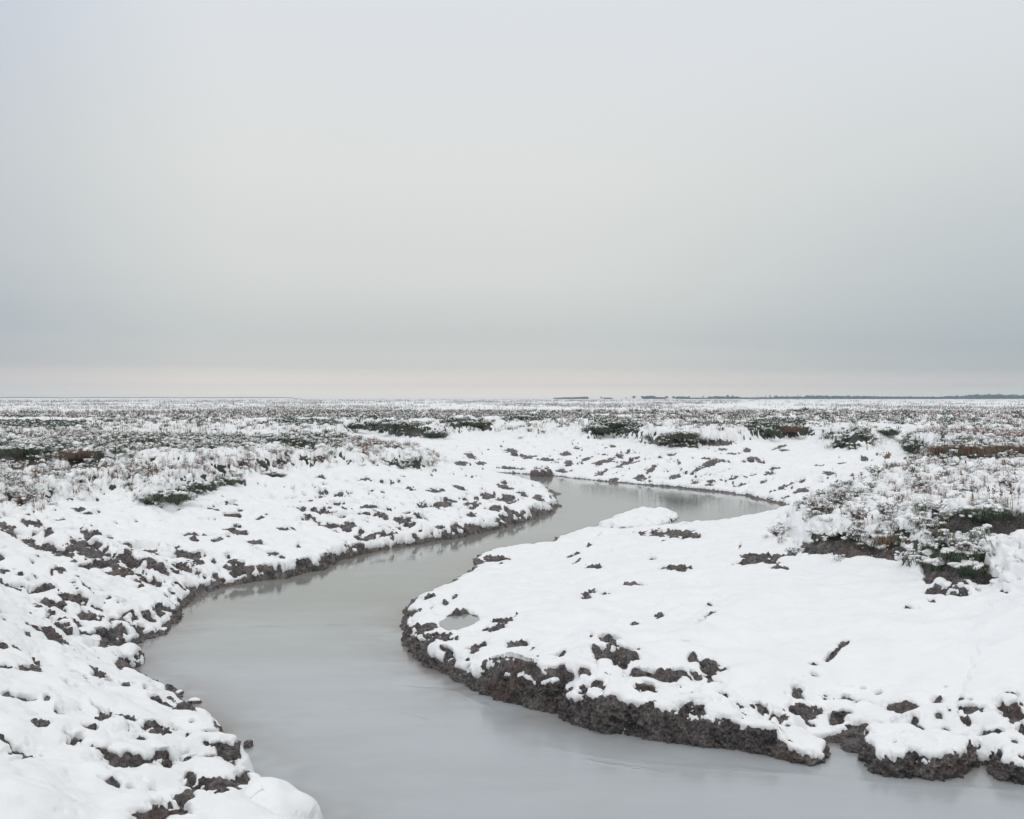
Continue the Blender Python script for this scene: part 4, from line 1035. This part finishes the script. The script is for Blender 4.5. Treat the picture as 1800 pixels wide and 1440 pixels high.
def shrub(px, py, w, h, label, leafy=True, group=None, dens=1.0):
    x, y, zz = hit(px, py)
    root = empty('marsh_shrub', (x, y, zz - .03)); tag(root, label, 'shrub', group)
    rr = random.Random(int(px * 3 + py * 5)); S = Tpl(); L = Tpl(); W = Tpl()
    far_ = max(1, y / 24)
    for _ in range(int(26 * dens)):
        a = rr.uniform(0, 6.28); ln = rr.uniform(.5, 1.0) * h; lean = rr.uniform(.1, 1.0) * w / 2
        p = np.array([math.cos(a) * .05 * w, math.sin(a) * .05 * w, -.03]); d = np.array([math.cos(a) * lean, math.sin(a) * lean * .8, ln])
        k = 5; prev = p
        for i in range(1, k + 1):
            t = i / k; q = p + d * t + np.array([rr.uniform(-.02, .02), rr.uniform(-.02, .02), -.10 * ln * t * t])
            rad = .006 * far_ * (1 - .6 * t)
            tube(S, prev, q, rad * 1.15, rad, 0)
            if i > 1:
                for _ in range(2):
                    az = rr.uniform(0, 6.28); e = q + np.array([math.cos(az), math.sin(az), rr.uniform(.2, 1.2)]) * h * .16
                    tube(S, q, e, rad * .6, rad * .3, 0)
                    if leafy:
                        for _ in range(3):
                            f = q + (e - q) * rr.random(); leaf(L, f[0], f[1], f[2], .038 * far_ ** .5, .016 * far_ ** .5, rr.uniform(0, 6.28), rr.uniform(-.4, .9), 0 if rr.random() < .6 else 1)
                    if rr.random() < .34:
                        r = rr.uniform(.016, .036); snowlump(W, e[0], e[1], e[2], r * 1.4, r, r * .6, rr, 0)
            prev = q
    for _ in range(int(8 * w / .4)):
        a = rr.uniform(0, 6.28); d = rr.random() * w / 2; r = rr.uniform(.03, .06); snowlump(W, math.cos(a) * d, math.sin(a) * d, h * rr.uniform(.1, .6) * (1 - d / w), r * 1.4, r, r * .6, rr, 0, ICO2)
    part(S, 'stems', root, [M_DEAD])
    if leafy: part(L, 'leaves', root, [M_GREEN, M_GREY])
    part(W, 'snow', root, [SNOW])['kind'] = 'stuff'
    return root
def tube(T, a, b, r0, r1, m, k=4):
    a = np.asarray(a, float); b = np.asarray(b, float); d = b - a; d = d / (np.linalg.norm(d) + 1e-9)
    u = np.cross(d, (0.3, .2, 1) if abs(d[2]) < .9 else (1, 0, 0)); u /= np.linalg.norm(u); v = np.cross(d, u)
    V = []
    for c, r in ((a, r0), (b, r1)):
        for i in range(k):
            t = 2 * math.pi * i / k; V.append(c + (u * math.cos(t) + v * math.sin(t)) * r)
    Fc = []
    for i in range(k):
        j = (i + 1) % k; Fc += [(i, j, k + j), (i, k + j, k + i)]
    T.add(V, Fc, m)
SHR = [(1440, 905, .7, .38, 'dense dark shrub at the left tip of the right marsh'), (1475, 885, .8, .42, 'tallest dark shrub on the skyline of the right marsh tip'), (1512, 915, .5, .3, 'shrub in the hollow behind the tall dark shrub on the right'), (1560, 905, .6, .3, 'shrub with a slab of snow on its left side in the right marsh'),
 (1368, 942, .5, .26, 'low twiggy shrub nearest the creek bend on the right bank'), (1500, 950, .5, .3, 'reddish shrub above the mud at the foot of the right marsh'), (1600, 985, .4, .26, 'snow laden shrub left of the bare mud face'), (1640, 905, .6, .3, 'shrub at the left end of the long mud step on the right'),
 (1715, 915, .7, .26, 'dark shrub behind the tussock on the long mud step'), (1620, 860, .6, .26, 'grey shrub in the middle of the snowy right marsh'), (1540, 835, .6, .26, 'reddish shrub below the tall umbel stalk'), (1665, 820, .7, .26, 'dark red shrub under the overhanging right bank'),
 (1770, 860, .6, .28, 'dark shrub by the right edge among bare stalks'), (1400, 975, .4, .16, 'small green shrub on the bare mud left of the right marsh'), (1700, 975, .5, .28, 'grassy shrub leaning over the bare mud face'), (40, 880, .8, .4, 'reddish shrub at the left edge above the snow slope'), (20, 850, .8, .35, 'twiggy shrub farther back at the left edge')]
for px, py, w, h, lab in SHR: shrub(px, py, w, h, lab)

def stalk(px, py, h, label, group=None, umbel=False, src=None):
    x, y, zz = hit(px, py)
    root = empty('dead_stalk', (x, y, zz - .04)); tag(root, label, 'dead stalk', group)
    rr = random.Random(int(px * 11 + py)); S = Tpl(); k = 7
    lx, ly = rr.uniform(-.12, .12) * h, rr.uniform(-.08, .08) * h; far_ = max(1, y / 26); prev = np.zeros(3)
    for i in range(1, k + 1):
        t = i / k; q = np.array([lx * t * t, ly * t * t, h * t]); tube(S, prev, q, .0055 * far_ * (1.1 - .5 * t), .0055 * far_ * (1 - .5 * t), 0, 5)
        if i > 2 and rr.random() < .7 and not umbel:
            az = rr.uniform(0, 6.28); tube(S, q, q + np.array([math.cos(az), math.sin(az), 1.3]) * h * .09, .003 * far_, .0015 * far_, 0)
        prev = q
    part(S, 'stem', root, [M_STRAW if umbel else M_DEAD])
    Hd = Tpl()
    if umbel:
        for _ in range(16):
            az = rr.uniform(0, 6.28); e = prev + np.array([math.cos(az) * .13, math.sin(az) * .13, rr.uniform(.0, .14)]) * rr.uniform(.5, 1)
            tube(Hd, prev - (0, 0, .06), e, .004 * far_, .003 * far_, 0)
            snowlump(Hd, e[0], e[1], e[2], .022, .022, .016, rr, 0)
        part(Hd, 'seed_head', root, [M_STRAW])
    else:
        for _ in range(7):
            snowlump(Hd, prev[0] + rr.uniform(-.02, .02), prev[1] + rr.uniform(-.02, .02), prev[2] - rr.uniform(0, .09), .011 * far_, .011 * far_, .018 * far_, rr, 0)
        part(Hd, 'seed_head', root, [M_DEAD])
    return root
stalk(1552, 842, .62, 'tall straw coloured stalk with an umbel head against the snow slope', umbel=True)
G = 'bare dead stalks standing on the right marsh'
common = 'thin bare dead stalk in the cluster at the right edge of the right marsh'
for px, py, h, lab in [(1764, 835, .42, 'tall dead stalk high on the right marsh near the right edge'), (1768, 828, .34, common), (1700, 830, .3, 'lone thin dead stalk above the dark red shrub under the overhanging bank'), (1760, 890, .50, 'tallest bare stalk above the long mud step'),
                  (1745, 885, .3, common), (1780, 900, .36, common), (1740, 888, .35, common), (1720, 880, .3, 'slanting bare stalk left of the tallest one above the mud step'), (1712, 886, .22, 'short bare stalk leaning by the left end of the stalk cluster'), (1756, 900, .4, common), (1790, 880, .3, common),
                  (1620, 855, .26, 'single dead stalk on the snowy middle of the right marsh'), (1526, 925, .26, 'forked dead stalk in front of the hollow between two dark shrubs'), (1533, 932, .24, 'short dead stalk right beside the forked one'), (1480, 912, .28, 'dead stalk in front of the tallest dark shrub'), (1460, 908, .2, 'short dead stalk at the left foot of the tallest dark shrub'),
                  (1520, 935, .32, 'taller thin stalk below the forked one'), (1413, 925, .2, 'short dead stalk by the low twiggy shrub near the bend'), (1500, 850, .2, 'small dead stalk on the skyline left of the umbel stalk'), (1515, 846, .22, 'dead stalk on the skyline nearest the umbel stalk on its left'), (1690, 845, .26, 'dead stalk just below the dark red shrub'), (1785, 845, .3, common)]:
    stalk(px, py, h, lab, G)
G = 'reddish stalks in front of the left marsh'
common = 'thin reddish dead stalk in the dense patch at the far left edge of the marsh'
for px, py, h, lab in [(130, 880, .30, 'reddish stalk at the right end of the left edge patch'), (133, 876, .24, 'shorter reddish stalk just behind the end of the left edge patch'), (155, 868, .2, 'small reddish stalk alone right of the left edge patch'), (190, 846, .26, 'reddish stalk midway between the edge patch and the green tussocks'),
                  (225, 850, .34, 'taller of two reddish stalks left of the largest green tussock'), (232, 852, .3, 'shorter of two reddish stalks left of the largest green tussock'), (262, 848, .32, 'reddish stalk directly behind the small green tussock'), (270, 850, .3, 'reddish stalk behind the gap between the two front tussocks'), (296, 852, .3, 'reddish stalk directly behind the largest green tussock'),
                  (12, 890, .36, common), (30, 893, .3, common), (60, 892, .34, common), (46, 896, .26, common), (75, 884, .28, common), (283, 768, .5, 'tallest thin stalk far back on the left marsh'), (335, 770, .35, 'short thin stalk right of the tallest one far back on the left marsh'), (250, 755, .5, 'thin stalk farthest back on the left marsh')]:
    stalk(px, py, h, lab, G)

# ------------------------------------------------------------------ the horizon: trees, woods, sea wall
def crown_cards(T, cx, cy, cz, rx, ry, rz, n, s, rr, m=0):
    for _ in range(n):
        while True:
            p = np.array([rr.uniform(-1, 1) for _ in range(3)])
            if (p ** 2).sum() < 1: break
        snowlump(T, cx + p[0] * rx, cy + p[1] * ry, cz + p[2] * rz, s * rr.uniform(.5, 1.3), s, s * rr.uniform(.4, 1.0), rr, m)
def tree(px, hpx, wpx, label, D=2300, group=None):
    x = (px - 900) / F * D; h = (hpx + 1.8) / F * D; w = wpx / F * D
    root = empty('tree', (x, D, 1.8)); tag(root, label, 'tree', group); rr = random.Random(int(px * 13))
    T = Tpl(); tube(T, (0, 0, -.3), (0, 0, h * .55), .045 * h, .02 * h, 0, 6)
    for _ in range(5):
        az = rr.uniform(0, 6.28); tube(T, (0, 0, h * rr.uniform(.25, .5)), (math.cos(az) * w * .3, math.sin(az) * w * .3, h * rr.uniform(.55, .85)), .018 * h, .008 * h, 0)
    part(T, 'trunk', root, [M_BARK])
    C = Tpl(); crown_cards(C, 0, 0, h * .6, w / 2, w / 2, h * .38, 46, w * .11, rr)
    part(C, 'crown', root, [M_TREE])
TR = [(1057, 3, 4, 'smallest tree on the horizon, alone left of the other trees'), (1101, 2, 2.5, 'tiny bush on the snowy skyline between the low island and the first wood'), (1114, 4, 7, 'lone round tree left of the first distant wood'), (1172, 4, 6, 'tree right after the first distant wood'), (1184, 3.5, 7, 'broad low tree right of the first distant wood'), (1200, 4, 4, 'narrow tree between the first and second distant wood'),
 (1236, 5, 3, 'slim tree standing apart left of the second distant wood'), (1262, 4, 5, 'tree at the left of the pair of tall trees'), (1279, 6.5, 5, 'left of two close tall trees on the horizon'), (1288, 5.5, 4, 'right of two close tall trees on the horizon'), (1331, 4.5, 2.5, 'thin tree alone on the skyline'), (1346, 5, 3, 'slim tree left of the square crowned one'), (1354, 6.5, 4.5, 'square crowned tree on the right part of the skyline'),
 (1364, 5, 7, 'wide tree right of the square crowned tree'), (1382, 5, 3, 'pointed tree before the long dark wood'), (1402, 7, 2, 'tallest thin tree left of the long dark wood'), (1407, 6, 2, 'second thin tree left of the long dark wood'), (1718, 8, 7, 'left tall tree above the wood at the right edge'), (1738, 9, 6, 'highest tree above the wood at the right edge'), (1759, 7.5, 8, 'round tree above the wood at the right edge'), (1785, 8, 6, 'rightmost tree above the wood on the horizon')]
for px, h, w, lab in TR: tree(px, h, w, lab)
def wood(spans, label, D=2500):
    T = Tpl(); rr = random.Random(int(spans[0][0]))
    for a, b, h0, h1 in spans:
        q = a
        while q < b:
            t = (q - a) / (b - a); h = (h0 + (h1 - h0) * t) * rr.uniform(.75, 1.15) + 1.6
            x = (q - 900) / F * D; H_ = h / F * D
            for _ in range(3):
                snowlump(T, x + rr.uniform(-2, 2), D + rr.uniform(-10, 10), 1.8 + H_ * rr.uniform(.25, .8), 1.6, 3, H_ * rr.uniform(.2, .42), rr, 0)
            tube(T, (x, D, 1), (x, D, 1.8 + H_ * .7), .5, .2, 0)
            q += .9
    V, Fc, M = T.done()
    o = mesh_obj('distant_wood', V, Fc, [M_TREE], M); tag(o, label, 'wood', kind='stuff')
wood([(974, 990, .6, 1), (990, 1034, 1.2, 2.8)], 'low dark wooded island just right of the middle of the horizon')
wood([(1062, 1075, 1.2, .8), (1130, 1150, 3.5, 4), (1150, 1170, 2, 1.5), (1190, 1212, 3, 2.5), (1212, 1250, .8, 1), (1247, 1300, 3.5, 2.2), (1298, 1368, 1.5, 1.5), (1365, 1415, 2.8, 3)], 'broken line of small blue grey woods along the horizon')
wood([(1414, 1500, 4.5, 4), (1500, 1640, 3.6, 2.2)], 'long low dark wood tapering to the right along the horizon')
wood([(1640, 1700, 2.5, 5), (1700, 1810, 6, 5.5), (1810, 2100, 6, 5)], 'taller blue wood at the right end of the horizon')
def bank(name, a, b, D, top, base, width, label, mat2):
    n = int((b - a) / 1.5); xs_ = np.linspace((a - 900) / F * D, (b - 900) / F * D, n)
    prof = [(-width, 0), (-width * .35, .75), (-width * .2, 1.0), (width * .2, 1.0), (width, 0)]
    rr = np.random.default_rng(5); V = []
    for i, x in enumerate(xs_):
        e = min(1, i / 20, (n - 1 - i) / 20)
        hh = (top - base) * e * (1 + .12 * float(n2(np.array([x]), np.array([0.]), .02, 3)[0]))
        for u_, v_ in prof: V.append((x, D + u_, base - .3 + (hh + .3) * v_))
    V = np.array(V); k = len(prof); Fc = []; M = []
    for i in range(n - 1):
        for j in range(k - 1):
            Fc.append((i * k + j, (i + 1) * k + j, (i + 1) * k + j + 1, i * k + j + 1)); M.append(1 if j == 1 else 0)
    o = mesh_obj(name, V, np.array(Fc), [SNOW, mat2], np.array(M), smooth=False); tag(o, label, 'sea wall')
bank('sea_wall', -500, 540, 1500, 5.0, 1.8, 9, 'long low snowy sea wall with a dark crest on the left horizon', M_TREE)
